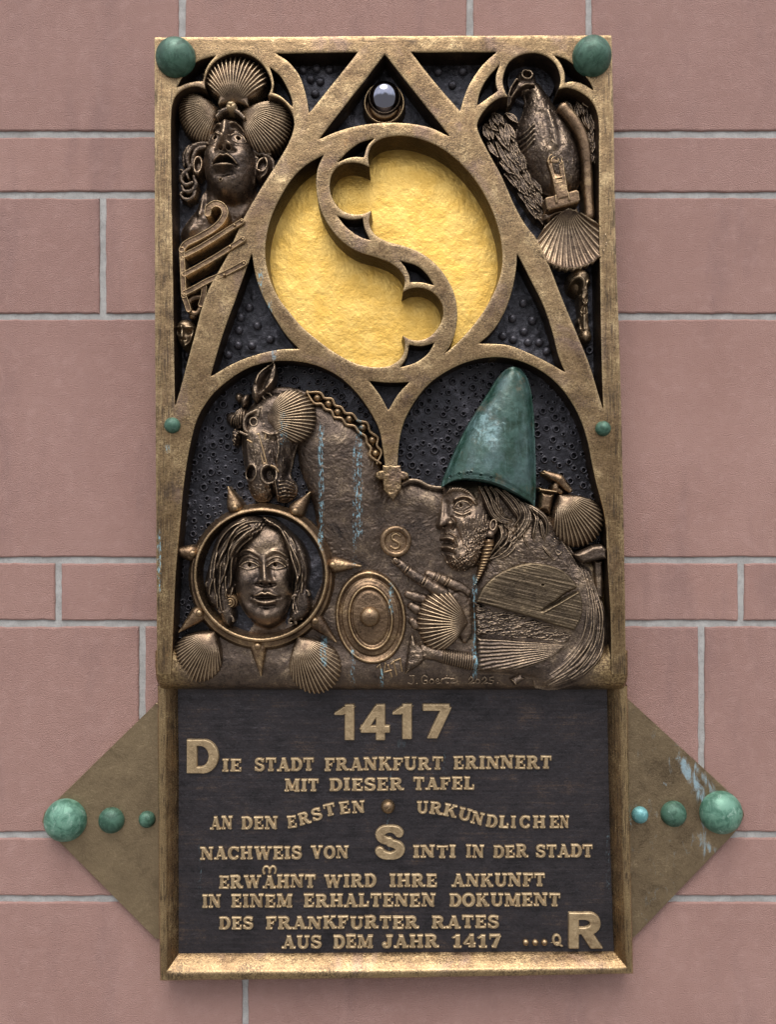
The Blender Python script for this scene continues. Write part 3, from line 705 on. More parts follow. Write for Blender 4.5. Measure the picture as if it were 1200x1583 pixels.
# ---- letters: slab-serif strokes in a unit cell (x to the right, y up, cap height 1)
S_, T_ = 0.27, 0.145
def V_(x, y0=0.0, y1=1.0, w=S_): return ('L', x, y0, x, y1, w)
def H_(x0, x1, y, w=T_): return ('L', x0, y, x1, y, w)
def SB(x, h=0.24): return H_(x - h, x + h, T_ / 2)
def STp(x, h=0.24): return H_(x - h, x + h, 1 - T_ / 2)
def AR(cx, cy, rx, ry, a0, a1, w0=T_, w1=S_): return ('A', cx, cy, rx, ry, a0, a1, w0, w1)
GL = {
 'A': (1.0, [('L', .2, .0, .5, 1, .15), ('L', .78, 0, .5, 1, .28), H_(.3, .68, .3, .13), SB(.18, .18), SB(.79, .21)]),
 'C': (.88, [AR(.46, .5, .34, .43, 48, 318), ('L', .78, .62, .78, .95, .12), H_(.66, .82, .93, .1)]),
 'D': (.92, [V_(.24), H_(.05, .45, T_ / 2), H_(.05, .45, 1 - T_ / 2), AR(.42, .5, .36, .43, -90, 90)]),
 'E': (.84, [V_(.25), H_(.05, .78, T_ / 2), H_(.05, .76, 1 - T_ / 2), H_(.3, .56, .52, .12), V_(.73, .02, .34, .13), V_(.71, .7, .98, .13), V_(.55, .38, .66, .1)]),
 'F': (.80, [V_(.25), SB(.26, .22), H_(.05, .76, 1 - T_ / 2), H_(.3, .56, .5, .12), V_(.71, .66, .98, .13), V_(.55, .36, .64, .1)]),
 'H': (1.02, [V_(.25), V_(.77), SB(.25, .2), SB(.77, .2), STp(.25, .2), STp(.77, .2), H_(.3, .7, .5, .13)]),
 'I': (.50, [V_(.25), SB(.25, .21), STp(.25, .21)]),
 'J': (.72, [V_(.45, .28, 1), STp(.45, .22), AR(.26, .26, .2, .2, -175, 0, .14, .24), ('B', .12, .28, .13)]),
 'K': (1.0, [V_(.25), SB(.25, .2), STp(.25, .2), ('L', .36, .42, .74, .95, .14), ('L', .5, .58, .8, .05, .27), STp(.76, .17), SB(.82, .18)]),
 'L': (.80, [V_(.25), SB(.25, .2), STp(.25, .2), H_(.25, .76, T_ / 2), V_(.71, .02, .38, .13)]),
 'M': (1.22, [V_(.2, 0, 1, .15), V_(.98), ('L', .26, 1, .6, .08, .26), ('L', .9, 1, .6, .1, .14), SB(.2, .17), SB(.98, .2), STp(.2, .16), STp(1.0, .18)]),
 'N': (1.04, [V_(.2, 0, 1, .15), V_(.84, 0, 1, .15), ('L', .24, .98, .8, .04, .28), SB(.2, .18), STp(.18, .17), STp(.84, .18)]),
 'O': (.94, [AR(.47, .5, .345, .43, 0, 360)]),
 'Q': (.94, [AR(.47, .5, .33, .42, 0, 360, .16, .22), ('L', .45, .3, .88, -.12, .16), ('L', .3, .3, .5, .26, .12)]),
 'R': (1.0, [V_(.24), SB(.25, .21), H_(.05, .45, 1 - T_ / 2), AR(.43, .73, .27, .2, -90, 90, .14, .25), H_(.3, .45, .52, .12), ('L', .5, .52, .76, .06, .26), SB(.84, .16)]),
 'S': (.80, [AR(.4, .73, .25, .2, 20, 270, .14, .22), AR(.4, .28, .27, .21, -160, 90, .14, .24), V_(.68, .68, .96, .12), V_(.1, .04, .34, .12)]),
 'T': (.88, [V_(.44), SB(.44, .21), H_(.06, .82, 1 - T_ / 2), V_(.11, .66, .98, .13), V_(.77, .66, .98, .13)]),
 'U': (1.0, [V_(.25, .3, 1), V_(.78, .3, 1, .16), STp(.25, .2), STp(.78, .18), AR(.51, .32, .265, .25, 180, 360, .15, .22)]),
 'V': (1.0, [('L', .24, 1, .52, 0, .28), ('L', .8, 1, .52, 0, .15), STp(.22, .2), STp(.8, .17)]),
 'W': (1.4, [('L', .2, 1, .44, 0, .27), ('L', .72, 1, .44, 0, .14), ('L', .66, 1, .94, 0, .27), ('L', 1.2, 1, .94, 0, .14), STp(.2, .18), STp(.68, .18), STp(1.2, .17)]),
 '1': (.66, [V_(.36), SB(.36, .25), ('L', .1, .74, .36, .97, .14)]),
 '4': (.86, [V_(.56), SB(.56, .22), H_(.06, .8, .28, .13), ('L', .1, .28, .55, .97, .15)]),
 '7': (.78, [H_(.08, .72, .9, .2), ('L', .66, .88, .36, 0, .25), V_(.11, .64, .94, .1), SB(.36, .15)]),
}
BIG = {
 '1': (.62, [V_(.40, 0, 1, .25), ('L', .06, .72, .38, .93, .17)]),
 '4': (.9, [V_(.60, 0, 1, .24), H_(.03, .86, .30, .18), ('L', .11, .30, .56, .96, .19)]),
 '7': (.86, [H_(.05, .82, .91, .18), ('L', .74, .90, .32, 0, .25)]),
 'D': (.94, [V_(.15, 0, 1, .28), H_(.02, .45, .085, .17), H_(.02, .45, .915, .17), AR(.44, .5, .355, .415, -90, 90, .17, .27)]),
 'S': (.88, [AR(.44, .725, .29, .185, 18, 270, .18, .25), AR(.44, .275, .31, .19, -165, 90, .18, .25)]),
 'R': (.98, [V_(.15, 0, 1, .26), H_(.02, .5, .91, .18), AR(.50, .70, .27, .21, -90, 90, .18, .27), H_(.1, .5, .49, .17), ('L', .48, .48, .80, 0, .27)]),
}
def glyph_sdf(prims, X, Y):
    D = np.full(X.shape, 1e9)
    for p in prims:
        if p[0] == 'L':
            _, x0, y0, x1, y1, w = p; L = math.hypot(x1 - x0, y1 - y0); c, s = (x1 - x0) / L, (y1 - y0) / L
            mx, my = (x0 + x1) / 2, (y0 + y1) / 2; a = np.abs((X - mx) * c + (Y - my) * s) - L / 2; b = np.abs(-(X - mx) * s + (Y - my) * c) - w / 2
            if abs(s) > .05 and abs(c) > .05: a = np.maximum(np.abs(Y - my) - abs(y1 - y0) / 2, -1e3)   # slanted strokes end level
            D = np.minimum(D, np.minimum(np.maximum(a, b), 0) + np.hypot(np.maximum(a, 0), np.maximum(b, 0)))
        elif p[0] == 'A':
            _, cx, cy, rx, ry, a0, a1, w0, w1 = p; A = np.radians(np.linspace(a0, a1, max(6, int(abs(a1 - a0) / 9))))
            for k in range(len(A) - 1):
                ax, ay, bx, by = cx + rx * math.cos(A[k]), cy + ry * math.sin(A[k]), cx + rx * math.cos(A[k + 1]), cy + ry * math.sin(A[k + 1])
                dx, dy = bx - ax, by - ay; t = np.clip(((X - ax) * dx + (Y - ay) * dy) / (dx * dx + dy * dy), 0, 1)
                w = w0 + (w1 - w0) * abs(math.cos((A[k] + A[k + 1]) / 2))
                D = np.minimum(D, np.hypot(X - ax - t * dx, Y - ay - t * dy) - w / 2)
        else:
            D = np.minimum(D, np.hypot(X - p[1], Y - p[2]) - p[3])
    return D
def letter_mesh(ch, cu, base, cap, width, rot, z0, h, step, table, soft=0.9):
    """one letter as (co, faces); cu, base = left end of its base line; width in px"""
    w, prims = table[ch]; sx = width / w
    pad = 2.0
    if ch == 'Q': pad = cap * .2
    n = int((width + 2 * pad) / step) + 1; m = int((cap + 2 * pad) / step) + 1
    X, Y = np.meshgrid(-pad + np.arange(n) * step, -pad + np.arange(m) * step)
    sd = glyph_sdf(prims, X / sx, Y / cap) * min(sx, cap) - cap * 0.022
    Z = z0 - 1.5 + (h + 1.5) * (1 - sstep(sd, -soft, 0.5))
    c, s = math.cos(math.radians(rot)), math.sin(math.radians(rot))
    Uu = cu + X * c - Y * s; Vv = base - (X * s + Y * c)
    Z += np.where(sd < -soft * .5, 0.35 * vnoise(Uu, Vv, 5, 31), 0)
    g = sd < 1.2; q = g[:-1, :-1] | g[1:, :-1] | g[:-1, 1:] | g[1:, 1:]
    used = np.zeros(g.shape, bool); used[:-1, :-1] |= q; used[1:, :-1] |= q; used[:-1, 1:] |= q; used[1:, 1:] |= q
    idx = np.full(g.shape, -1); idx[used] = np.arange(used.sum())
    x, z = place(Uu[used], Vv[used], z0 + h)
    i, j = np.nonzero(q)
    return np.stack([x, -Z[used] / 1000, z], 1), np.stack([idx[i, j], idx[i, j + 1], idx[i + 1, j + 1], idx[i + 1, j]], 1)
def merge(parts):
    co, F, b = [], [], 0
    for c, f in parts: co.append(c); F.append(f + b); b += len(c)
    return np.concatenate(co), np.concatenate(F)
LH = 3.6
def word(text, u0, u1, base0, base1, cap, parent, name='word'):
    adv = np.array([GL[c][0] for c in text]) + 0.04
    tot = adv.sum(); sx = (u1 - u0) / tot; x = u0; parts = []
    for c, a in zip(text, adv):
        f = (x - u0) / max(u1 - u0, 1); jr = random.Random(int(x * 13)).uniform
        parts.append(letter_mesh(c, x, base0 + (base1 - base0) * f + jr(-.4, .4), cap * (1 + jr(-.03, .03)), (a - 0.04) * sx, jr(-1.5, 1.5), TF + 0.3, LH, 0.55, GL)); x += a * sx
    return mesh_obj(name, *merge(parts), M_TEXT, parent)
LINES = [
 [('IE', 342, 374.5, 1193.5, 1193, 20), ('STADT', 392.5, 486.5, 1193, 1192.5, 20), ('FRANKFURT', 501, 687, 1192.5, 1190.5, 20), ('ERINNERT', 701, 855, 1190, 1189, 20)],
 [('MIT', 439, 494, 1224.5, 1224, 19.5), ('DIESER', 508.5, 626, 1223.5, 1222.5, 19.5), ('TAFEL', 638, 735, 1222, 1221, 19.5)],
 [('AN', 324, 360, 1283, 1283, 20), ('DEN', 372, 430, 1283, 1282.5, 20)],
 [('NACHWEIS', 308.5, 467, 1330, 1328.5, 19.5), ('VON', 480, 540, 1328, 1327.5, 19.5), ('INTI', 638.5, 706.5, 1327.5, 1327, 19.5), ('IN', 720.5, 750, 1327, 1327, 19.5), ('DER', 762.5, 818.5, 1327, 1326.5, 19.5), ('STADT', 829, 919, 1326.5, 1326, 19.5)],
 [('ERWAHNT', 337, 489, 1374.5, 1373, 20), ('WIRD', 500.5, 583, 1373, 1372.5, 20), ('IHRE', 602, 677.5, 1372.5, 1372, 20), ('ANKUNFT', 698.5, 845, 1372, 1371, 20)],
 [('IN', 311.5, 342, 1404, 1404, 20), ('EINEM', 356, 453, 1404, 1403.5, 20), ('ERHALTENEN', 468.5, 674.5, 1403.5, 1402.5, 20), ('DOKUMENT', 694.5, 868.5, 1402.5, 1401.5, 20)],
 [('DES', 337, 392, 1437.5, 1437.5, 19.5), ('FRANKFURTER', 410, 649, 1437.5, 1436.5, 19.5), ('RATES', 667, 773, 1436, 1435.5, 19.5)],
 [('AUS', 435, 498, 1467, 1467, 20), ('DEM', 514.5, 578, 1467, 1466.5, 20), ('JAHR', 592, 680, 1466.5, 1466, 20), ('1417', 699, 776, 1466, 1465.5, 20)],
]
line_holders = []
for L in LINES:
    h = holder('text_line', tablet); line_holders.append(h)
    for w in L: word(*w, h)
# the line that waves up and down again
def letters_at(text, spots, cap, parent):
    parts = [letter_mesh(c, u0, b, cap, u1 - u0, rot, TF + 0.3, LH, 0.55, GL) for c, (u0, u1, b, rot) in zip(text, spots)]
    return mesh_obj('word', *merge(parts), M_TEXT, parent)
letters_at('ERSTEN', [(444, 460, 1281.5, 6), (463, 482.5, 1277.5, 14), (484, 500.5, 1271, 16), (502, 521.5, 1264, 13), (525, 543, 1260, 8), (544.5, 565, 1258.5, 4)], 19, line_holders[2])
letters_at('URKUNDLICHEN', [(644, 663, 1258.5, 0), (663, 684, 1258.5, -7), (684, 706, 1261, -12), (706.5, 728, 1266.5, -14), (727, 747, 1273, -13), (750.5, 769, 1278.5, -8), (771, 787, 1280.5, -3), (790, 799, 1281, 0), (804, 821, 1281, 0), (824, 845, 1281, 0), (850, 866, 1281, 0), (866.5, 881, 1281, 0)], 19, line_holders[2])
# curled umlaut above the A of ERWAHNT
r = Relief(400, 1332, 432, 1358, 0.5, TF + 3)
for P in ([(408, 1351), (406.5, 1346), (409, 1341), (413, 1340.5), (415.8, 1344), (416.3, 1349)], [(416.3, 1349), (417.5, 1344), (421, 1340), (424.5, 1341.5), (426, 1346), (424.5, 1351)]):
    r.tube(P, [2.4, 1.9, 1.6], TF, 0, 1.5)
r.build('umlaut', M_TEXT, line_holders[4], TF - 1)
def bigs(text, spots, name, label):
    mesh_obj(name, *merge([letter_mesh(c, u0, b, cap, u1 - u0, 0, TF + 0.3, 5.0, 0.8, BIG, 1.1) for c, (u0, u1, b, cap) in zip(text, spots)]), M_TEXT, tablet, label)
bigs('1417', [(519, 552, 1144, 54), (557, 604, 1144, 54), (609, 641, 1142.5, 53), (652, 697, 1141.5, 52)], 'year', 'large raised year 1417')
bigs('D', [(288, 337, 1195.5, 51)], 'initial', 'large raised initial D')
bigs('S', [(580, 625.5, 1328.5, 51)], 'initial', 'large raised initial S')
bigs('R', [(880, 933, 1466.5, 54)], 'initial', 'large raised initial R')
mesh_obj('small_letter', *letter_mesh('Q', 855.5, 1464, 18, 15, 8, TF + .3, LH, 0.55, GL), M_TEXT, tablet, 'small raised letter Q')
for k in range(3): ball('dot', 813.5 + 14.5 * k, 1457.5, 5.0, TF + .3, 5.5, M_RING, tablet, n=16)
ball('bead', 600, 1248, 11, TF + .3, 12, M_RING, tablet, n=28)

# ------------------------------------------------------------------ triangular side plates with green domes
def tri_plate(poly, label, studs, stain):
    P = arr(poly)
    root = thing('side_plate', label, 'bronze plate', (float(place(P[:, 0].mean(), 0, 8)[0]), -0.008, float(place(0, 1450, 8)[1])), 'triangular bronze plates beside the tablet')
    slab('plate', poly, 1.5, 9, M_PLATE if not stain else M_PLATES, root)
    for (u, v, rr, h, m) in studs: ball('dome', u, v, rr, 9.3, h, m, root, n=40)
M_PLATES = bronze('stained_plate_bronze', (0.125, 0.091, 0.056), (0.215, 0.160, 0.098), (0.32, 0.245, 0.15), 0.42, 0.8, 0.3, None, 0.5, 0.25,
                  drips=[(988, 1270, 1300, 3, .8)], patina=0.03)
def plate_stain(m):
    """pale streaks running from the upper edge down to the large dome and on below it"""
    nt = m.node_tree; b = next(n for n in nt.nodes if n.type == 'BSDF_PRINCIPLED')
    old = b.inputs['Base Color'].links[0].from_socket; oldm = b.inputs['Metallic'].links[0].from_socket
    pos = nnode(nt, 'ShaderNodeNewGeometry').outputs['Position']; sx = nnode(nt, 'ShaderNodeSeparateXYZ'); nt.links.new(pos, sx.inputs[0])
    nz = noise(nt, scaled(nt, pos, (26, 26, 9)), 3.0, 8, 0.7, 1.2)
    tot = None
    for (ua, va, ub, vb, w, amt) in ((1050, 1165, 1095, 1250, .016, .24), (1075, 1180, 1112, 1235, .012, .24), (1085, 1300, 1108, 1318, .012, .2), (1045, 1168, 1062, 1180, .012, .2), (1085, 1225, 1092, 1330, .010, .18)):
        xa, za = map(float, place(ua, va, 9)); xb, zb = map(float, place(ub, vb, 9)); L = math.hypot(xb - xa, zb - za); c, s = (xb - xa) / L, (zb - za) / L
        px = mth(nt, 'SUBTRACT', sx.outputs['X'], (xa + xb) / 2); pz = mth(nt, 'SUBTRACT', sx.outputs['Z'], (za + zb) / 2)
        al = mth(nt, 'ABSOLUTE', mth(nt, 'ADD', mth(nt, 'MULTIPLY', px, c), mth(nt, 'MULTIPLY', pz, s)))
        ac = mth(nt, 'ABSOLUTE', mth(nt, 'SUBTRACT', mth(nt, 'MULTIPLY', pz, c), mth(nt, 'MULTIPLY', px, s)))
        k = mth(nt, 'MULTIPLY', rng_(nt, al, L * .3, L * .62, 1, 0), rng_(nt, ac, 0.0, w, amt, 0))
        tot = k if tot is None else mth(nt, 'MAXIMUM', tot, k)
    f = rng_(nt, mth(nt, 'ADD', nz, tot), 0.58, 0.80, 0, 0.85)
    setin(nt, b.inputs['Base Color'], mix(nt, f, old, (0.23, 0.34, 0.40)))
    setin(nt, b.inputs['Metallic'], mth(nt, 'MULTIPLY', oldm, mth(nt, 'SUBTRACT', 1.0, f)))
plate_stain(M_PLATES)
tri_plate([(268, 1090), (241, 1087), (84, 1240), (68, 1256), (64, 1271), (72, 1283), (85, 1296), (241, 1452), (268, 1452)], 'triangular bronze plate with green domes left of the tablet, plain brown',
          [(97, 1271, 33, 28, M_GREENP), (170, 1270, 20, 17, M_GREEN), (226, 1268, 13, 11, M_GREEN)], False)
tri_plate([(945, 1084), (971, 1080), (1127, 1223), (1146, 1243), (1152, 1260), (1146, 1275), (1134, 1291), (978, 1452), (945, 1452)], 'triangular bronze plate right of the tablet, streaked with pale blue stain',
          [(1119, 1259, 33, 28, M_GREENP), (1044, 1260, 20, 17, M_GREEN), (991, 1261, 13, 11, M_BLUEG)], True)
M_LIP = bronze('chased_brown_bronze', (0.034, 0.027, 0.025), (0.112, 0.083, 0.065), (0.34, 0.255, 0.175), 0.36, 0.9, 1.0, None, 0.45, 0.26, drips=DRIPS, patina=0.12, patcol=(0.19, 0.34, 0.41))
def gild_corners(m):
    nt = m.node_tree; b = next(n for n in nt.nodes if n.type == 'BSDF_PRINCIPLED'); old = b.inputs['Base Color'].links[0].from_socket
    pos = nnode(nt, 'ShaderNodeNewGeometry').outputs['Position']; sx = nnode(nt, 'ShaderNodeSeparateXYZ'); nt.links.new(pos, sx.inputs[0])
    a = mth(nt, 'ADD', mth(nt, 'ABSOLUTE', mth(nt, 'SUBTRACT', sx.outputs['X'], 0.004)), mth(nt, 'MULTIPLY', noise(nt, pos, 40, 6, .65), 0.05))
    f = rng_(nt, mth(nt, 'ADD', a, mth(nt, 'MULTIPLY', noise(nt, pos, 140, 6, .7), .035)), 0.320, 0.385, 0, .95)
    n2 = noise(nt, pos, 300, 5, .7)
    setin(nt, b.inputs['Base Color'], mix(nt, f, old, mix(nt, rng_(nt, n2, .4, .62), (0.14, .09, .046), (0.42, .30, .15))))
gild_corners(M_LIP)
# ------------------------------------------------------------------ helpers for the figures
def shell(name, hinge, to, width, z, h, nribs, mat, parent, back, rib=1.5, concave=False, ears=0, spread=62, step=0.7, label=None, tilt=0.0):
    """scallop: hinge point, far point of its margin, width across; z = depth of the margin, h = height of the dome"""
    hx, hy = hinge; L = math.hypot(to[0] - hx, to[1] - hy); ax, ay = (to[0] - hx) / L, (to[1] - hy) / L
    R = max(L, width) + 12
    cx, cy = hx + ax * L / 2, hy + ay * L / 2
    r = Relief(cx - R * .72, cy - R * .72, cx + R * .72, cy + R * .72, step, z + h * .4)
    X, Y = r.U - hx, r.V - hy; a = X * ax + Y * ay; b = -X * ay + Y * ax
    phi = np.degrees(np.arctan2(b, a + 0.06 * L)); cyc = phi / (2 * spread) * nribs
    ribw = np.cos(2 * np.pi * cyc)
    Lm = L * (1 + 0.014 * ribw)
    t = a / Lm
    f = np.where(t > .56, np.sqrt(np.clip(1 - ((t - .56) / .44) ** 2, 0, 1)), np.sin(np.pi / 2 * np.clip(t / .56, 0, 1)) ** 0.82)
    w = np.maximum(width / 2 * f, 1e-3); q = (b / w) ** 2
    ins = (t > 0) & (t < 1) & (q < 1)
    g = np.where(t > .34, np.sqrt(np.clip(1 - ((t - .34) / .66) ** 2, 0, 1)), np.sin(np.pi / 2 * np.clip((t + .06) / .40, 0, 1)))
    dome = g * np.sqrt(np.clip(1 - q, 0, 1))
    grow = np.clip(t / .25, 0, 1) * (0.55 + 0.45 * np.clip(t, 0, 1))
    rb = np.sign(ribw) * np.abs(ribw) ** 0.8
    rings = 0.35 * np.sin(np.sqrt(a * a + b * b) / L * 26 + 1.5 * np.sin(phi / 30)) * np.clip(t, 0, 1)
    if concave:
        Z = z + h * (1 - dome ** 0.8) + rib * grow * rb * (0.35 + .65 * np.clip((1 - dome) * 2, 0, 1))
    else:
        Z = z + h * dome + rib * grow * rb + rings
    Z = Z + tilt * (t - .5) + 0.3 * vnoise(r.U, r.V, 6, 40)
    r.H = np.where(ins, Z, LOW)
    if ears:
        for s in (-1, 1):
            P = [(hx - ay * s * 2 + ax * L * .06, hy + ax * s * 2 + ay * L * .06), (hx - ay * s * ears - ax * 2, hy + ax * s * ears - ay * 2), (hx - ay * s * ears * .95 + ax * L * .2, hy + ax * s * ears * .95 + ay * L * .2), (hx - ay * s * 4 + ax * L * .22, hy + ax * s * 4 + ay * L * .22)]
            r.fill(P, z + h * .1, h * .35, 6, 2, smooth=False)
    return r.build(name, mat, parent, back, label)

def eye(r, cu, cv, w, h, rot=0, depth=5, ball_=4, pupil=2.6, pu=0.0, pv=0.0, lid=1.5):
    c, s = math.cos(math.radians(rot)), math.sin(math.radians(rot))
    P = lambda x, y: (cu + x * c - y * s, cv + x * s + y * c)
    r.bump(cu, cv, w * 1.25, h * 1.7, -depth, rot)
    w_ = r.win(cu - w - 2, cv - w - 2, cu + w + 2, cv + w + 2)
    x, y = r.U[w_] - cu, r.V[w_] - cv; X, Y = x * c + y * s, -x * s + y * c
    q = (X / w) ** 2 + (Y / h) ** 2
    r.H[w_] = r.H[w_] + ball_ * np.sqrt(np.clip(1 - q, 0, 1)) 
    up = [P(-w * 1.15, h * .35), P(-w * .6, -h * .75), P(0, -h * 1.1), P(w * .6, -h * .75), P(w * 1.2, h * .3)]
    lo = [P(-w * 1.1, h * .35), P(-w * .5, h * .95), P(0, h * 1.1), P(w * .6, h * .85), P(w * 1.15, h * .3)]
    r.line(up, [lid * .7, lid, lid * .7], lid * 2.6); r.line(lo, [lid * .6, lid * .8, lid * .6], lid * 1.7)
    up2 = [P(-w * 1.15, -h * .5), P(-w * .6, -h * 1.6), P(0, -h * 1.9), P(w * .7, -h * 1.5), P(w * 1.3, -h * .3)]
    r.line(up2, lid * .8, -lid * 1.1)
    pc = P(pu, pv); r.line([pc, (pc[0] + .1, pc[1])], pupil * 1.7, -1.4, smooth=False); r.hole(pc[0], pc[1], pupil, pupil, 5.0, soft=.45)

def strands(r, A, B, n, rad, h, seed, jit=1.5, lo=0.0, hi=1.0):
    """n parallel hair strands between two guide curves, as soft ridges with grooves between"""
    R = random.Random(seed); A, B = catmull(A, False, 4), catmull(B, False, 4)
    def rs(P, m=14):
        L = np.concatenate([[0], np.cumsum(np.linalg.norm(np.diff(P, axis=0), axis=1))]); s = np.linspace(0, L[-1], m)
        return np.stack([np.interp(s, L, P[:, 0]), np.interp(s, L, P[:, 1])], 1)
    A, B = rs(A), rs(B)
    for i in range(n):
        t = lo + (hi - lo) * (i + R.uniform(.2, .8)) / n
        P = A * (1 - t) + B * t
        ph = R.uniform(0, 6.28); k = np.arange(len(P))
        P = P + jit * np.stack([np.sin(k * .95 + ph), np.cos(k * .8 + ph)], 1) * np.linspace(.4, 1, len(P))[:, None]
        a = R.randint(0, 3); b = len(P) - R.randint(0, 3); P = P[a:b]
        rr = rad * R.uniform(.7, 1.25); hh = h * R.uniform(.6, 1.3)
        r.line(P, [rr * .7, rr, rr, rr * .6], [hh * .5, hh, hh, hh * .4]); 
        r.line(P + np.array([rr * 1.15, rr * .5]), rr * .6, -hh * .55)

def lock(r, P, rad, z, k=1.5): return r.tube(P, rad, z, k)

# ------------------------------------------------------------------ field behind the arches: punched background, body of the relief and rolled lower lip
ARCH = catmull([(418.5, 556), (454, 555), (490, 562), (522.5, 578), (548.5, 600), (571, 632), (586, 660), (598, 700), (606, 724), (614, 690), (626.5, 646), (644, 615), (665, 590), (700, 566), (735, 553), (770, 549), (805, 555),
                (840, 573), (866, 594), (888, 622), (902, 650), (913, 687), (921, 722), (933, 760), (940, 800), (944, 870), (944, 900), (944, 1030), (262, 1030), (264, 980), (269, 877), (276, 800), (281, 748), (289, 696), (302, 645), (321, 613), (348, 587), (383, 565)], True, 5)
def punched():
    r = Relief(258, 545, 948, 1010, 0.75, FLOOR + 8)
    BG = FLOOR + 6.0
    keep = inside(ARCH, r.U, r.V) | (polydist(ARCH, r.U, r.V, True)[0] < 3)
    # only where it is not buried by the relief body
    buried = inside(arr([(470, 625), (560, 680), (600, 760), (700, 770), (830, 800), (900, 860), (930, 1010), (290, 1010), (330, 985), (480, 985), (520, 900), (490, 770), (468, 720)]), r.U, r.V)
    r.H = np.where(keep & ~buried, BG, LOW); r.rough(50, 1.0, 2, 2); r.rough(6, 0.25, 3)
    R = random.Random(5); pts = []
    for _ in range(9000):
        u, v = R.uniform(262, 944), R.uniform(552, 1000); s = R.choice([3.0, 3.6, 4.4, 5.0, 5.6, 6.2])
        if all((u - a) ** 2 + (v - b) ** 2 > (s + c + 1.6) ** 2 for a, b, c in pts): pts.append((u, v, s))
    P = np.array(pts); ok = inside(ARCH, P[:, 0], P[:, 1]) & ~inside(arr([(480, 640), (560, 690), (600, 770), (700, 780), (830, 810), (890, 870), (920, 1010), (300, 1010), (480, 990)]), P[:, 0], P[:, 1])
    for u, v, s in P[ok]: r.hole(u, v, s * .66, s * .66, 5.0, 0, 3.8 if s > 3.2 else 1.8, .25)
    return r.build('punched_ground', M_DARK, panel, FLOOR - 8)
punched()

def lip_z(V):
    """profile of the lower edge: swells towards the viewer and rolls under"""
    t = np.clip((V - 985) / 90, 0, 1)
    up = 47 + 7 * sstep(V, 985, 1030)
    roll = np.where(V > 1040, np.sqrt(np.clip(1 - ((V - 1040) / 33.0) ** 2, 0, 1)), 1.0)
    return 22 + (up - 22) * roll
def relief_body():
    r = Relief(238, 590, 973, 1078, 1.15, 60)
    body = [(444, 602), (466, 604), (487, 608), (513, 623), (544, 646), (565, 665), (580, 682), (589, 704), (592, 722), (601, 745), (621, 746), (640, 743), (662, 750), (690, 756), (740, 770), (830, 785),
            (862, 800), (890, 850), (938, 868), (944, 960), (946, 1030), (946, 1073), (262, 1073), (264, 1004), (300, 984), (350, 970), (430, 960), (490, 880), (486, 800), (478, 767), (461, 723), (457, 693), (452, 650)]
    r.fill(body, 36, 15, 34, 0)
    r.bump(520, 690, 50, 70, 7); r.bump(545, 790, 60, 60, 4); r.bump(660, 850, 60, 60, -2); r.bump(640, 800, 60, 40, -3); r.line([(600, 770), (590, 850), (575, 900)], 22, -3)
    edge = np.minimum(r.U - 240.5 - (r.V - 985) * .02, 970.5 - r.U)
    up = FRONT - 2.2; post = 20 + (up - 20) * np.where(r.V > 1036, np.sqrt(np.clip(1 - ((r.V - 1036) / 36.0) ** 2, 0, 1)), 1.0)
    low = sstep(r.V, 965, 1035); core = np.where(r.H > LOW / 2, r.H, 30) * (1 - low) + lip_z(r.V) * low
    k = 1 - sstep(edge, 17 - 10 * sstep(r.V, 1008, 1040), 38 + 75 * sstep(r.V, 996, 1050)); k = k * sstep(r.V, 990, 1000)
    Z = core * (1 - k) + post * k - 5 * (1 - sstep(edge, -1, 6))
    ok = (edge > 0) & (r.V < 1073) & (r.V > 960) & (((edge > 24) & (r.H > LOW / 2)) | (r.V > 1004))
    r.H = np.where(ok, Z, np.where(r.V < 1003, r.H, LOW))
    r.rough(40, 1.5, 4, 2); r.rough(9, 0.38, 5, 2); r.rough(4, .22, 16)
    # chased texture: short hatching strokes in changing directions
    R = random.Random(2)
    for _ in range(2600):
        u, v = R.uniform(440, 720), R.uniform(600, 1000)
        a = 1.0 + 2.2 * math.sin(u / 47) + 1.7 * math.cos(v / 39) + R.uniform(-.4, .4); l = R.uniform(4, 9)
        r.line([(u, v), (u + l * math.cos(a), v + l * math.sin(a))], 0.95, R.choice([.34, -.36]), smooth=False)
    # rope over the horse's back
    r.tube([(622, 747), (634, 742), (648, 743), (662, 750), (676, 753), (689, 753)], [2.8, 3.2, 3, 2.6], 50, 1.5)
    return r.build('relief_body', M_LIP, panel, 16)
relief_body()

# cross-shaped end of the middle rib
r = Relief(575, 712, 640, 780, 0.7, FRONT)
r.fill([(591.5, 719), (620, 719), (621, 728), (626, 728.5), (632, 732), (632, 737), (626, 741), (621, 741), (620.5, 755), (608, 774), (593, 757), (592, 741.5), (586, 741), (581, 737), (581, 731), (586, 727.5), (591.5, 727)], FRONT - 2, 3.2, 3, 0, smooth=False)
r.rough(4, .8, 7); r.build('cross_finial', M_FRAME, panel, 40)

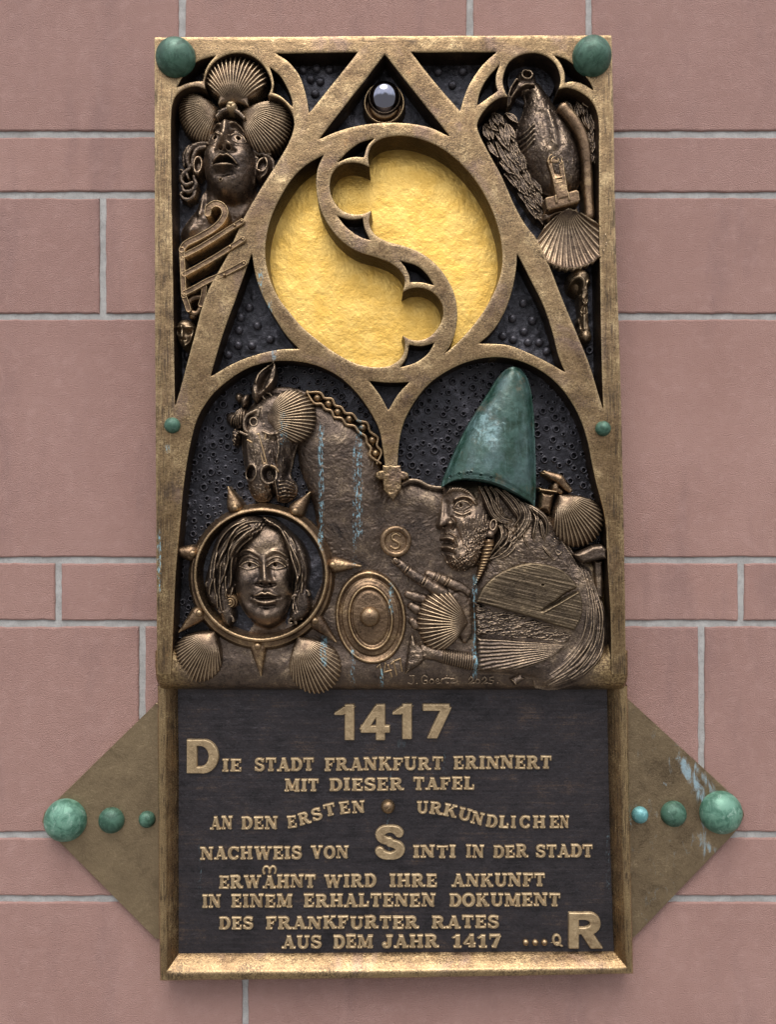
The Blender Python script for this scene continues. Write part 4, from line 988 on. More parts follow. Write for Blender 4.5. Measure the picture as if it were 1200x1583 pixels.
# ------------------------------------------------------------------ horse
def build_horse():
    r = Relief(340, 552, 492, 782, 0.7, 66)
    head = [(391, 618), (379, 634), (373, 655), (370, 684), (372.5, 706), (376, 728), (381, 749), (386, 766), (396, 775), (412, 774), (420, 764), (427, 774), (442, 776), (455, 765), (457, 751), (447, 735), (450, 715), (456, 692), (470, 662), (470, 630), (452, 608), (425, 600), (404, 606)]
    r.fill(head, 36, 34, 30, 0); r.blur(30)
    r.bump(397, 690, 12, 40, 5, -6); r.bump(386, 660, 12, 14, 4); r.bump(430, 690, 16, 28, 3); r.line([(424, 676), (420, 700), (424, 724)], 6, -5); r.line([(440, 690), (446, 720), (440, 740)], 5, -4)
    r.line([(385, 668), (381, 700), (384, 722)], 4, 3)
    # neck shadow under the jaw, poll
    r.tube([(404, 612), (420, 604), (450, 603), (470, 606)], [7, 9, 8, 5], 44, 3)
    # eye
    r.bump(392, 652, 15, 14, -6); r.tube([(377, 655), (381, 643), (390, 637), (401, 634), (405, 640), (406, 652), (401, 665), (390, 670), (380, 666)], 2.3, 66, 1, closed=True)
    r.tube([(372, 668), (380, 672), (393, 673), (404, 666), (408, 656)], 2.1, 68, 1); r.tube([(399, 638), (402, 631), (399, 643)], 2.0, 69, .8)
    r.dome(392, 652, 8.5, 9, 62, 7, 0, 2, .8); r.hole(392, 652, 5.2, 5.6, 6.5, 0, 1.6, .4)
    # nostrils, lips
    r.bump(387, 745, 14, 20, 5); r.bump(430, 756, 16, 14, 4)
    r.hole(387, 731, 8.2, 11, 13, 12, 3.6, .4); r.hole(416.5, 734, 10, 12.5, 15, -8, 3.8, .4)
    r.line([(420, 750), (421, 764), (419, 776)], 2.0, -14); r.line([(426, 744), (428, 760), (428, 774)], 1.7, 5); r.line([(424, 745), (424, 775)], 1.2, -5)
    for k in range(5):
        r.line([(432, 744 + k * 6), (442, 742 + k * 6), (453, 747 + k * 5)], 1.3, 2.4); r.line([(432, 747 + k * 6), (442, 745 + k * 6), (453, 750 + k * 5)], 1.0, -1.8)
    R = random.Random(4)
    for _ in range(130):
        a, b = R.uniform(382, 452), R.uniform(750, 772); r.bump(a, b, 1.3, 1.3, R.choice([1.2, -1.6]))
    for _ in range(240):
        a, b = R.uniform(375, 456), R.uniform(672, 745); an = R.uniform(1.1, 2.0); r.line([(a, b), (a + 5 * math.cos(an), b + 5 * math.sin(an))], 0.9, R.choice([.6, -.6]), smooth=False)
    # folds on the cheek
    r.line([(408, 668), (418, 672), (430, 670)], 2, 3); r.line([(412, 676), (424, 680), (436, 676)], 1.6, -2.5); r.line([(428, 672), (432, 690), (428, 712)], 2.2, 2.4)
    r.rough(7, 0.7, 12)
    horse = r.build('horse', M_BROWN, panel, 38, 'horse head with bowed neck, seen from the front left')
    # ear
    e = Relief(380, 550, 432, 625, 0.6, 72)
    e.fill([(423.6, 556), (411.5, 564), (400, 573), (393, 581), (388, 600), (389, 616), (396, 622), (404, 612), (416, 601), (423, 588), (426, 572)], 56, 20, 10, 0)
    for P, rd, hh in (([(419, 564), (411, 578), (403, 598)], [3, 8, 4], -13), ([(416, 572), (408, 588), (401, 604)], [2, 5, 3], -7)): e.line(P, rd, hh)
    e.line([(423, 558), (412, 566), (401, 576), (396, 592)], 1.8, 4); e.line([(424, 560), (425, 574), (421, 588), (412, 600)], 1.6, 4)
    for k in range(6): e.line([(390 + k * 1.5, 592 + k * 4), (389 + k * 2, 606 + k * 2.4)], 1.1, 1.6, smooth=False)
    e.rough(4, .9, 3); e.build('ear', M_BROWN, horse, 42)
    e = Relief(396, 598, 430, 626, 0.6, 66); e.dome(411.5, 612, 10.5, 8, 52, 12, 20); e.hole(412.5, 612, 6.8, 5.0, 10, 20, 2, .5); e.build('ear', M_BROWN, horse, 42)
    # forelock curls at the brow
    f = Relief(345, 600, 392, 692, 0.6, 60)
    f.dome(368, 613, 6.5, 8, 44, 14); f.dome(378, 618, 6, 11, 48, 14, 25, k=2); f.dome(357, 646, 11, 12, 38, 18, 0, k=2); f.dome(371, 645, 12, 17, 44, 18, 10, k=3); f.dome(363, 674, 7.5, 16, 40, 17, 4)
    for k in range(6): f.line([(354 + k * 4.5, 662 - k * 2), (358 + k * 4, 646 - k * 3), (366 + k * 3, 634 - k * 2)], 1.5, 3.2); f.line([(356 + k * 4.5, 662 - k * 2), (360 + k * 4, 646 - k * 3), (368 + k * 3, 634 - k * 2)], 1.2, -3)
    R = random.Random(8)
    for _ in range(60): f.bump(R.uniform(357, 370), R.uniform(660, 688), 1.4, 1.4, 1.6)
    f.rough(4, .8, 9); f.build('forelock', M_BROWN, horse, FLOOR + 2)
    # bridle bar on the nose
    b = Relief(376, 660, 440, 735, 0.6, 74)
    b.fill([(393, 670), (401, 668), (415, 718), (406, 722)], 70, 4.5, 3, 0, smooth=False); b.line([(397.5, 673), (409.5, 717)], 1.4, -2.6, smooth=False)
    b.tube([(382, 680), (390, 684), (400, 684), (409, 678), (410, 671)], 1.8, 70.5, .8); b.tube([(400, 727), (403, 722), (412, 719), (424, 722), (429, 728)], 2.2, 69, .8)
    b.dome(397, 701, 3.5, 5, 69, 4.5, -15, k=.5); b.dome(409.5, 718.5, 5, 5, 70, 5, k=.5); b.hole(409.5, 718.5, 1.8, 1.8, 2.5)
    b.build('bridle_bar', M_RING, horse, 60)
    shell('cheek_shell', (407, 650), (487, 637), 84, 58, 21, 27, M_SHELL, horse, 46, 1.5, spread=60)
    # plaited mane: two wavy cords with beads between them
    beads = [(490.6, 615), (508, 624), (522, 636.7), (540, 647.5), (561.5, 660.5), (576, 680.4), (581, 700.6)]
    m = Relief(466, 598, 602, 722, 0.6, 60); B = arr(beads)
    path = [(474, 606)] + beads + [(586, 716)]
    P = arr(path)
    for sgn in (1, -1):
        W = [P[0]]
        for i in range(1, len(P) - 1):
            d = P[i + 1] - P[i - 1]; d /= np.linalg.norm(d); n = np.array([-d[1], d[0]])
            W.append(P[i] + n * sgn * 9.5)
            if i < len(P) - 2: W.append((P[i] + P[i + 1]) / 2 + n * sgn * 5.2)
        W.append(P[-1] + np.array([sgn * 3.0, 0]))
        m.tube(W, [1.4] + [2.3] * 8 + [1.8], 56, .5)
    for (a, c) in beads: m.fill([(a - 8, c), (a, c - 8), (a + 8, c), (a, c + 8)], 48, 3, 4)
    m.build('mane_plait', M_RING, horse, 36)
    for (a, c) in beads: ball('mane_bead', a, c, 5.8, 51, 8, M_RING, horse, n=18)
    ball('mane_bead', 475.5, 606, 3.6, 50, 6, M_RING, horse, n=14)
build_horse()

# ------------------------------------------------------------------ portrait medallion
def build_medallion():
    r = Relief(280, 770, 526, 1016, 0.9, 66)
    Do = np.hypot(r.U - 402.5, r.V - 892.5); Di = np.hypot(r.U - 403.5, (r.V - 888.2) * 1.01)
    z = 50 + 11 * (1 - sstep(Do, 108, 115.5)); z = np.where(Do < 108, 61 + 3.0 * sstep(Do, 108, 100), z)
    bead = np.sqrt(np.clip(1 - ((Di - 102) / 4.2) ** 2, 0, 1)) * 6.0
    z = z + bead
    z = np.where(Di < 99, 46 + 15 * sstep(Di, 92, 99), z)
    r.H = np.where(Do < 115.5, z, LOW); r.rough(30, .8, 3, 2); r.rough(6, .3, 4)
    med = r.build('portrait_medallion', M_RING, panel, FLOOR, 'round medallion with a woman\'s face and seven spikes')
    f = Relief(300, 786, 506, 990, 1.0, 50); D = np.hypot(f.U - 403.5, f.V - 888); f.H = np.where(D < 96, 47.5, LOW); f.rough(22, 1.2, 9); f.rough(6, .5, 3)
    # neck and shoulders are part of the sunk ground
    f.build('sunk_ground', M_DARK, med, 40)
    rv = [(363, 785), (456, 790.5), (297, 855.7), (514.6, 873.5), (307.6, 948), (487, 960), (398, 999)]
    tips = [(352, 752), (479, 760.6), (259, 850), (558.7, 875), (275, 978), (520, 993), (403, 1045)]
    for (a, b), (tu, tv) in zip(rv, tips):
        k = Relief(min(a, tu) - 18, min(b, tv) - 18, max(a, tu) + 18, max(b, tv) + 18, 0.6, 62)
        d = arr((tu - a, tv - b)); d /= np.linalg.norm(d); s = arr((a, b)) + d * 4
        k.tube([tuple(s), (tu, tv)], [13.5, 10.5, 7.2, 3.8, 0.8], [52, 54, 56, 58, 60], 0, 1.05, smooth=False)
        k.line([tuple(s), (tu, tv)], [9, 5, 1.5], .4, smooth=False); k.rough(5, .4, 3)
        k.build('spike', M_RING, med, FLOOR + 4)
        ball('rivet', a, b, 6.2, 62.5, 7, M_RING, med, n=18)
    # the woman
    h = Relief(318, 800, 480, 988, 0.65, 68)
    h.fill([(384, 950), (386, 965), (366, 975), (350, 984), (400, 990), (458, 984), (446, 970), (440, 945)], 44, 5, 20, 0)
    face = [(363, 864), (368, 844), (384, 824), (409, 810), (436, 818), (448, 843), (453, 868), (452, 905), (447, 936), (435, 959), (415, 971), (396, 966), (378, 950), (367, 930), (361, 905), (361, 885)]
    h.fill(face, 50, 25, 26, 1.5, .48); h.blur(24)
    h.bump(412, 890, 26, 45, 4); h.bump(408, 838, 26, 16, 3); h.bump(383, 898, 15, 14, 4.5); h.bump(435, 899, 12, 14, 4.0); h.bump(413, 951, 16, 11, 8); h.line([(380, 928), (396, 938), (402, 942)], 7, -3); h.line([(443, 926), (430, 937), (424, 941)], 6, -3)
    h.line([(385, 908), (384, 920), (388, 930)], 5, -2.5)
    # nose
    h.line([(409, 858), (410, 872), (412, 888), (412.7, 895)], [5, 5, 5.6, 7], [1.5, 6.5, 11, 12.5]); h.bump(404, 897, 4.2, 3.6, 5.5); h.bump(420.5, 897.5, 4.0, 3.6, 5.5); h.bump(412.5, 893, 5.5, 5.5, 2)
    h.line([(396, 868), (400, 882), (399, 892)], 4, -2.4); h.line([(422, 868), (421, 882), (424, 892)], 3.6, -2.0)
    h.hole(405.4, 901.5, 3.6, 2.4, 7, 10, 0, .6); h.hole(418.7, 902, 3.6, 2.4, 7, -10, 0, .6); h.line([(398, 903), (412, 905), (426, 903)], 2.6, -4)
    # brows, eyes
    h.line([(367, 857), (375, 851), (386, 850), (401, 858)], [2, 2.8, 2.0], [2.5, 4.2, 1.0]); h.line([(413, 858), (421, 852), (432, 852), (444, 860)], [2.0, 2.8, 2], [1.0, 4.2, 2.5])
    h.line([(369, 861), (385, 855), (400, 863)], 2.0, -2.6); h.line([(414, 863), (430, 857), (443, 864)], 2.0, -2.6)
    eye(h, 385.5, 873.5, 13.0, 5.6, -2, 6.0, 4.2, 2.9, 0.8, 0, 1.6); eye(h, 428.5, 873.5, 11.5, 5.6, 3, 6.0, 4.2, 2.8, -2.0, 0, 1.6)
    h.hole(386.5, 873, 3.0, 3.2, 4); h.hole(425.5, 873, 2.9, 3.2, 4)
    # mouth
    h.bump(412, 922, 24, 13, 4.5)
    h.line([(393, 921.5), (401, 918), (408, 915), (412, 916.5), (416, 915), (424, 918), (431, 921.5)], [1.8, 3.0, 3.0, 3.0, 1.8], [2, 5.5, 5.5, 5.5, 2])
    h.line([(392, 922), (402, 922.8), (412, 922.8), (423, 922.4), (432, 922.5)], [1.8, 2.6, 2.4, 1.8], [-5, -8.5, -8.5, -5])
    h.line([(399, 928.5), (413, 930.5), (426, 928.5)], [2.2, 3.8, 2.2], [3, 7, 3]); h.line([(402, 936.5), (413, 937.5), (424, 936.5)], 3, -4.0); h.line([(411.5, 906), (411.5, 913)], 2.2, -2.0, smooth=False)
    h.bump(390, 922, 3.4, 3.4, -3.5); h.bump(434.5, 922.5, 3.4, 3.4, -3.5)
    h.rough(16, .9, 7, 2); h.rough(4, .35, 8)
    woman = h.build('portrait_face', M_SKIN, med, 45)
    # hair
    h = Relief(308, 790, 484, 978, 0.65, 68)
    L = [(405, 799), (390, 796), (368, 800), (344, 818), (330, 845), (322, 875), (316, 905), (322, 930), (338, 948), (348, 968), (358, 972), (364, 955), (360, 935), (364, 905), (366, 880), (372, 852), (388, 836), (404, 824), (411, 810)]
    Rr = [(405, 797), (424, 800), (445, 816), (463, 842), (473, 875), (470, 905), (476, 935), (468, 955), (456, 966), (447, 955), (452, 930), (456, 900), (450, 872), (444, 845), (432, 822), (414, 812)]
    h.fill([(x - 3 if x < 360 else x, y) for x, y in L], 50, 20, 13, 0, .6); h.fill([(x + 6 if x > 458 else x - 2, y) for x, y in Rr], 50, 23, 11, 0, .6)
    h.bump(380, 822, 26, 22, 13); h.bump(366, 850, 12, 22, 7)
    strands(h, [(404, 806), (380, 800), (352, 818), (334, 852), (322, 900), (324, 932)], [(410, 812), (398, 828), (380, 842), (368, 862), (362, 900), (354, 950)], 12, 2.6, 4.6, 3, 3.4)
    strands(h, [(398, 800), (392, 812), (386, 830), (374, 846)], [(412, 806), (410, 818), (400, 830), (384, 840)], 7, 1.8, 3.0, 6, 1.0)
    strands(h, [(408, 800), (436, 814), (456, 842), (468, 880), (464, 920), (468, 952)], [(412, 810), (432, 826), (446, 856), (454, 890), (450, 920), (452, 960)], 7, 2.5, 4.6, 5, 3.4)
    for (a, b, s) in ((352, 958, 8), (331, 930, 7), (466, 943, 8), (450, 962, 7), (322, 905, 7), (470, 918, 7), (342, 945, 7), (458, 955, 7), (455, 925, 6)):
        h.tube([(a + s * .2 * t * math.cos(t * 1.25), b + s * .2 * t * math.sin(t * 1.25)) for t in np.arange(1, 5.2, .6)], [1.4, 2.2, 2.4], 66, .6)
    h.rough(5, .6, 8); h.build('portrait_hair', M_HAIR, woman, 45)
    s = Relief(338, 912, 372, 946, 0.5, 68)
    s.dome(354, 929.5, 12.5, 12.5, 56, 13)
    s.line([(354.8 + (.9 + t * .84) * math.cos(t * 1.35), 931 + (.9 + t * .84) * math.sin(t * 1.35)) for t in np.arange(0, 13, .5)], 1.1, -2.4)
    s.build('snail_earring', M_RING, woman, 48)
build_medallion()
shell('scallop_shell', (331, 977), (283, 1049), 80, 54, 19, 31, M_SHELL, panel, 40, 1.35, spread=64, label='scallop shell at the lower left corner, under the medallion')
shell('scallop_shell', (460, 985), (507, 1068), 82, 56, 19, 31, M_SHELL, panel, 40, 1.35, spread=64, label='scallop shell with a blue drip, right of the lowest spike')

# ------------------------------------------------------------------ oval shield
def build_shield():
    r = Relief(508, 874, 640, 1036, 0.8, 62)
    c, s = math.cos(math.radians(-6)), math.sin(math.radians(-6)); x, y = r.U - 573, r.V - 955; X, Y = x * c + y * s, -x * s + y * c
    q = np.hypot(X / 56, Y / 74.5); q2 = np.hypot(X / 33, Y / 48.5)
    z = 54 + 9 * (1 - q ** 2) + 4.6 * np.exp(-((q - .93) / .05) ** 2) - 1.8 * np.exp(-((q - .82) / .03) ** 2) + 4.0 * np.exp(-((q2 - 1.0) / .065) ** 2) - 3 * sstep(q, .965, 1.0)
    z -= 1.5 * np.exp(-((q2 - .88) / .06) ** 2)
    r.H = np.where(q < 1, z, LOW); r.rough(25, .7, 3); r.rough(5, .35, 4)
    sh = r.build('oval_shield', M_RING, panel, 40)
    ball('boss', 572, 954, 16, 62, 13, M_RING, sh, n=32)
build_shield()

# ------------------------------------------------------------------ coin, hand, sleeve
r = Relief(584, 810, 640, 866, 0.6, 60)
D = np.hypot(r.U - 612, r.V - 837); r.H = np.where(D < 24.5, 55, LOW); r.tube([(612 + 20.3 * math.cos(a), 837 + 20.3 * math.sin(a)) for a in np.arange(0, 6.28, .3)], 4.3, 57, 0, closed=True); r.rough(5, .4, 3)
r.tube([(619, 829), (613, 825.5), (607, 828), (606.5, 833), (612, 836.5), (617.5, 840.5), (616.5, 846), (611, 848.5), (604.5, 845)], [1.2, 1.7, 2.3, 1.7, 1.2], 55.5, .5)
r.build('coin', M_RING, panel, 40, 'small round coin with a raised letter S above the fingertip')

# ------------------------------------------------------------------ bearded man with the pointed hat
def pale_patch(m, spots):
    nt = m.node_tree; b = next(n for n in nt.nodes if n.type == 'BSDF_PRINCIPLED'); old = b.inputs['Base Color'].links[0].from_socket
    pos = nnode(nt, 'ShaderNodeNewGeometry').outputs['Position']; sx = nnode(nt, 'ShaderNodeSeparateXYZ'); nt.links.new(pos, sx.inputs[0])
    tot = None
    for (u, v, rx, rz, amt) in spots:
        x, z = map(float, place(u, v, 80)); qx = mth(nt, 'DIVIDE', mth(nt, 'SUBTRACT', sx.outputs['X'], x), rx); qz = mth(nt, 'DIVIDE', mth(nt, 'SUBTRACT', sx.outputs['Z'], z), rz)
        q = rng_(nt, mth(nt, 'ADD', mth(nt, 'MULTIPLY', qx, qx), mth(nt, 'MULTIPLY', qz, qz)), 0, 1, amt, 0); tot = q if tot is None else mth(nt, 'MAXIMUM', tot, q)
    nz = noise(nt, pos, 150, 9, .75, .6); n2 = noise(nt, scaled(nt, pos, (1, 1, .5)), 30, 6, .6)
    f = rng_(nt, mth(nt, 'ADD', mth(nt, 'ADD', mth(nt, 'MULTIPLY', nz, .75), mth(nt, 'MULTIPLY', n2, .25)), tot), .70, .86, 0, .85)
    setin(nt, b.inputs['Base Color'], mix(nt, f, old, (0.22, 0.36, 0.37)))
    cc = b.inputs['Base Color'].links[0].from_socket
    run = noise(nt, scaled(nt, pos, (90, 90, 9)), 1.0, 6, .65); cc = mix(nt, rng_(nt, run, .55, .70, 0, .7), cc, (0.012, 0.040, 0.022))
    run2 = noise(nt, scaled(nt, pos, (140, 140, 10)), 1.3, 7, .7); cc = mix(nt, rng_(nt, run2, .56, .68, 0, .5), cc, (0.13, 0.23, 0.22))
    rub = noise(nt, pos, 24, 8, .72); cc = mix(nt, rng_(nt, rub, .55, .68, 0, .6), cc, (0.14, 0.105, 0.06)); nt.links.new(cc, b.inputs['Base Color'])
    f2 = mth(nt, 'MULTIPLY', rng_(nt, mth(nt, 'ADD', n2, mth(nt, 'MULTIPLY', tot, .5)), .45, .7), .35)
    setin(nt, b.inputs['Base Color'], mix(nt, f2, b.inputs['Base Color'].links[0].from_socket, (0.10, 0.15, 0.17)))
pale_patch(M_HAT, [(752, 664, .035, .05, .29), (735, 715, .05, .04, .17), (782, 600, .03, .05, .16), (765, 640, .03, .05, .2)])
def build_man():
    r = Relief(668, 742, 772, 892, 0.6, 72)
    face = [(690, 744), (687, 757), (685.5, 768), (685, 776), (681.5, 788), (678, 800), (675, 811), (676.5, 817), (682, 819.5), (683.5, 825), (681, 833), (681.5, 837), (684.5, 840), (683.5, 846), (683.5, 852), (687, 860), (691.5, 870), (699, 879.5), (713, 884), (730, 881), (742, 874), (752, 854), (764, 835), (768, 806), (760, 765), (745, 744)]
    r.fill(face, 46, 30, 34, 0, .6); r.blur(40)
    r.bump(728, 806, 16, 16, 4); r.bump(722, 862, 26, 18, 6); r.bump(712, 870, 20, 12, 3); r.bump(748, 780, 12, 24, -3); r.bump(704, 750, 18, 10, 3)
    # nose in profile, bridge to wing
    r.line([(687, 772), (684, 788), (681, 802), (680, 811)], [4, 4.5, 5, 6], [3, 6, 8, 9]); r.bump(695, 808.5, 6, 5.5, 7.5); r.hole(688.5, 813.5, 4.2, 2.3, 6, -18, 0, .6); r.line([(699, 800), (704, 809), (700, 817)], 2.4, -4.5); r.line([(691, 778), (691, 792), (694, 800)], 4.5, -3)
    r.line([(702, 812), (708, 822), (712, 836)], 3.2, -3)
    # brow and eye
    r.line([(688, 764), (697, 757), (709, 754.5), (722, 759), (734, 772)], [3, 4, 4, 3], [4, 7, 7, 4]); 
    for k in range(9): r.line([(692 + k * 4, 762 - 3 * math.sin(k / 2.6)), (696 + k * 4.2, 755 - 3 * math.sin(k / 2.6) + k * .5)], .9, 1.8, smooth=False)
    eye(r, 714.5, 781, 11.5, 6.8, -8, 7.0, 6.0, 2.8, -2.0, 0.0, 1.7)
    r.hole(712.5, 781, 3.0, 3.4, 4)
    r.line([(704, 772), (713, 768), (724, 769), (736, 779)], 2.0, 4.2); r.line([(703, 776), (713, 772), (725, 774)], 1.6, -3); r.line([(703, 791), (714, 795), (726, 791)], 1.8, 2.2); r.line([(706, 797), (716, 799), (727, 794)], 1.6, -2.2)
    # mouth, moustache, beard
    r.line([(682, 838.5), (690, 838), (699, 840), (704, 845)], [3, 3.2, 2], [-7, -10, -5]); r.line([(684, 832), (692, 831), (700, 834)], 2.6, 4); r.line([(685, 846), (692, 845.5), (699, 848)], 2.8, 6); r.line([(685, 853), (693, 854), (702, 856)], 2.6, -4.5)
    for k in range(8): r.line([(685 + k * 1.2, 824.5 + k * .2), (695 + k * 1.0, 823.5 + k * .8), (703 + k * 1.3, 829 + k * .6), (708 + k * 1.0, 838 + k * .3), (710 + k * .8, 848 - k * .4)], [1.0, 1.4, .9], [3, 4.6, 3] if k % 2 == 0 else [-2, -3, -2])
    R = random.Random(9)
    for _ in range(420):
        u, v = R.uniform(690, 758), R.uniform(815, 884)
        if u < 712 and v < 856: continue
        if v < 850 - (u - 712) * .9: continue
        a = math.radians(80 + (u - 720) * 1.0 + R.uniform(-25, 25)); l = R.uniform(4, 9)
        r.line([(u, v), (u + l * .5 * math.cos(a) + 1, v + l * .5 * math.sin(a)), (u + l * math.cos(a + .5), v + l * math.sin(a + .5))], .95, R.choice([1.3, -1.3]), smooth=False)
    for _ in range(160):
        u, v = R.uniform(715, 760), R.uniform(790, 850); a = R.uniform(1.2, 2.2)
        r.line([(u, v), (u + 4 * math.cos(a), v + 5 * math.sin(a))], .9, R.choice([.8, -.8]), smooth=False)
    # ear
    r.dome(763, 815, 8, 15, 66, 7, 12, k=2); r.hole(763, 811, 4, 7.5, 6, 12, 1.5, .5); r.dome(758.5, 826, 7, 7, 66, 8, k=1)
    r.rough(9, .7, 14, 2); r.rough(3, .35, 15)
    man = r.build('bearded_man', M_SKIN, panel, 40, 'bearded man in profile wearing a tall green pointed hat')
    # cloak: shoulders and striped back
    k = Relief(728, 770, 950, 1076, 0.8, 64)
    cl = [(741, 884), (752, 860), (764, 840), (790, 825), (820, 800), (847, 796), (868, 824), (884, 847), (897, 866), (915, 880), (925, 913), (938, 943), (944, 972), (941, 1002), (926, 1034), (898, 1055), (857, 1069), (830, 1066), (826, 1052), (790, 1045), (737, 1044), (735, 1000), (735, 930)]
    k.fill(cl, 48, 18, 26, 0, .6); k.blur(30); k.bump(800, 840, 40, 26, 3)
    k.bump(915, 960, 26, 70, 5, 5); k.bump(890, 1030, 40, 22, 4, -30)
    strands(k, [(901, 880), (906, 915), (906, 950), (896, 985), (868, 1025), (838, 1052)], [(914, 884), (930, 920), (941, 962), (936, 1008), (902, 1048), (858, 1066)], 17, 1.9, 2.6, 4, 1.3)
    strands(k, [(846, 800), (868, 835), (888, 868), (900, 900)], [(852, 800), (880, 838), (900, 866), (912, 885)], 7, 1.8, 1.6, 7, 1.0)
    R = random.Random(12)
    for _ in range(500):
        u, v = R.uniform(745, 900), R.uniform(815, 900); a = R.uniform(-.4, 1.2); l = R.uniform(4, 8)
        k.line([(u, v), (u + l * math.cos(a), v + l * math.sin(a))], .95, R.choice([.45, -.45]), smooth=False)
    for _ in range(9):
        u, v = R.uniform(770, 860), R.uniform(838, 868); k.tube([(u, v), (u + 5, v + 5 + R.uniform(-4, 4)), (u + 11, v + 3)], [.6, 1.5, .5], 66, .8)
    k.rough(14, .9, 5, 2); k.rough(4, .4, 6)
    # straight lower-left edge of the bust
    k.build('cloak', M_BROWN, man, 40)
    # hat
    h = Relief(678, 556, 840, 790, 0.8, 78)
    hat = [(796, 564), (785, 567.5), (775, 577), (756, 606.5), (731.5, 645), (710.5, 684), (694, 722), (685, 745), (684, 753), (697, 745), (711, 741), (742, 742.5), (770, 750), (799, 764), (820, 775), (830, 784), (832, 750), (831, 680), (828.5, 627), (821, 585.5), (810, 568)]
    vv = [560, 564, 568, 577, 586, 607, 645, 684, 722, 745, 760, 790]
    lf = np.interp(h.V, vv, [790, 788, 784, 775, 769, 756, 731.5, 710.5, 693, 684, 680, 672]); rt = np.interp(h.V, vv, [802, 804, 810, 817, 821, 825, 829, 831, 832, 832, 832, 832])
    X = (h.U - (lf + rt) / 2) / np.maximum((rt - lf) / 2 + .5, 1); hw = (rt - lf) / 2
    I = inside(catmull(hat, True, 4), h.U, h.V); Dh, _ = polydist(catmull(hat, True, 4), h.U, h.V, True)
    h.H = np.where(I, 46 + 8 + (12 + hw * .42) * np.sqrt(np.clip(1 - X * X, 0, 1)) - 5 * (1 - sstep(Dh, 0, 5)), LOW); h.blur(30)
    h.bump(772, 690, 16, 60, 2.5, 14); h.line([(803, 572), (808, 640), (806, 720)], 7, -2.0); h.line([(814, 590), (822, 650), (824, 740)], 6, -2.5)
    h.line([(688, 752), (711, 744), (742, 746), (770, 753), (799, 767), (828, 785)], 3.2, 2.4); h.line([(690, 742), (711, 735), (742, 736), (772, 744), (801, 758), (828, 773)], 2.2, -1.0)
    for (a, b) in ((697, 737), (710, 733), (722, 732), (727, 731.5), (742, 736), (757, 740)): h.hole(a, b, 2.3, 2.3, 2.2, 0, 1.0)
    h.rough(45, 2.0, 4, 2); h.rough(12, .6, 5); h.build('pointed_hat', M_HAT, man, 44)
    # hair
    a = Relief(736, 744, 862, 880, 0.65, 72)
    base = [(742, 748), (770, 752), (800, 766), (828, 784), (848, 800), (850, 832), (842, 846), (820, 832), (800, 850), (780, 862), (762, 868), (757, 860), (764, 842), (768, 820), (760, 795), (750, 770)]
    a.fill(base, 52, 10, 14, 0, .6)
    a.rough(7, 1.5, 3)
    locks = [([(743, 752), (750, 768), (757, 786), (764, 798), (778, 806), (791, 807)], [2, 3.4, 3.6, 3, 2]), ([(752, 752), (760, 770), (766, 788), (776, 800), (792, 805)], [2, 3, 3.4, 2]), ([(760, 753), (768, 766), (770, 780), (778, 794), (786, 800)], [2, 3.4, 3, 1.6]),
             ([(768, 755), (782, 770), (794, 786), (803, 800), (802, 812)], [2.4, 4, 4, 2]), ([(780, 758), (794, 772), (804, 788), (806, 800), (798, 812)], [2, 3.6, 3.4, 2]), ([(760, 764), (766, 776), (773, 783), (774, 792)], [1.6, 2.6, 1.4]),
             ([(793, 766), (808, 782), (813, 800), (804, 818), (792, 832), (786, 842)], [2.4, 3.8, 4, 3.2, 1.6]), ([(806, 776), (818, 790), (818, 806), (808, 822), (794, 836), (782, 842), (788, 846)], [2, 3.2, 3.4, 2.4]),
             ([(812, 778), (828, 788), (842, 800), (847, 812), (846, 834)], [2.4, 4, 4, 3, 1.4]), ([(822, 786), (830, 800), (828, 816), (826, 830), (832, 842)], [2, 3.4, 3.4, 2]), ([(832, 794), (838, 812), (840, 826), (848, 842)], [2, 2.8, 1.4]),
             ([(770, 808), (776, 818), (776, 832), (766, 848), (760, 858)], [1.8, 2.6, 1.6]), ([(782, 812), (790, 820), (784, 838), (772, 852), (760, 864)], [1.8, 2.6, 1.6]), ([(792, 816), (798, 826), (790, 844), (776, 858), (758, 866)], [1.8, 2.4, 1.4]), ([(802, 830), (798, 846), (784, 860), (766, 868)], [1.4, 2, 1.2]),
             ([(814, 816), (812, 830), (816, 842), (826, 852)], [1.6, 2.4, 1.2]), ([(838, 838), (846, 852), (856, 862), (864, 864)], [1.6, 1.8, 1.0])]
    for P, rd in locks: a.tube(P, [q * 1.25 for q in rd], [61, 68, 68, 63], .3, 1.25); a.line([(x + 1, y + .6) for x, y in P], .8, -2.2); a.line([(x - 1.4, y - .6) for x, y in P], .7, 1.2)
    strands(a, [(772, 806), (774, 826), (760, 856)], [(806, 812), (800, 836), (780, 862)], 10, 1.3, 1.8, 9, 1.2)
    a.rough(4, .4, 8); a.build('hair', M_HAIR, man, 42)
    # twisted horn earring
    e = Relief(728, 834, 768, 910, 0.5, 68)
    e.tube([(757, 838), (753, 853), (748, 870), (742, 888), (735, 906)], [7.8, 7.4, 5.6, 3.6, 0.9], [66, 66, 64, 62, 58])
    Pp = catmull([(757, 838), (753, 853), (748, 870), (742, 888), (735, 906)], False, 1.0); D, T = polydist(Pp, e.U, e.V); s = T * 70
    e.add((1.6 * (1 - T * .7)) * np.sin((s + (e.U - 750) * .35) * 6.283 / 6.2 * (1 + .5 * T))); e.build('horn_earring', M_RING, man, 46)
    # sawn log held before the chest: two faces and the split between them
    g = Relief(730, 864, 906, 1046, 0.7, 72)
    up = [(736, 931), (745, 912), (765, 890.5), (793, 876.5), (822, 870), (852, 874), (877, 886), (893, 906), (901, 931), (899, 954), (888, 975), (860, 967), (830, 957), (780, 943)]
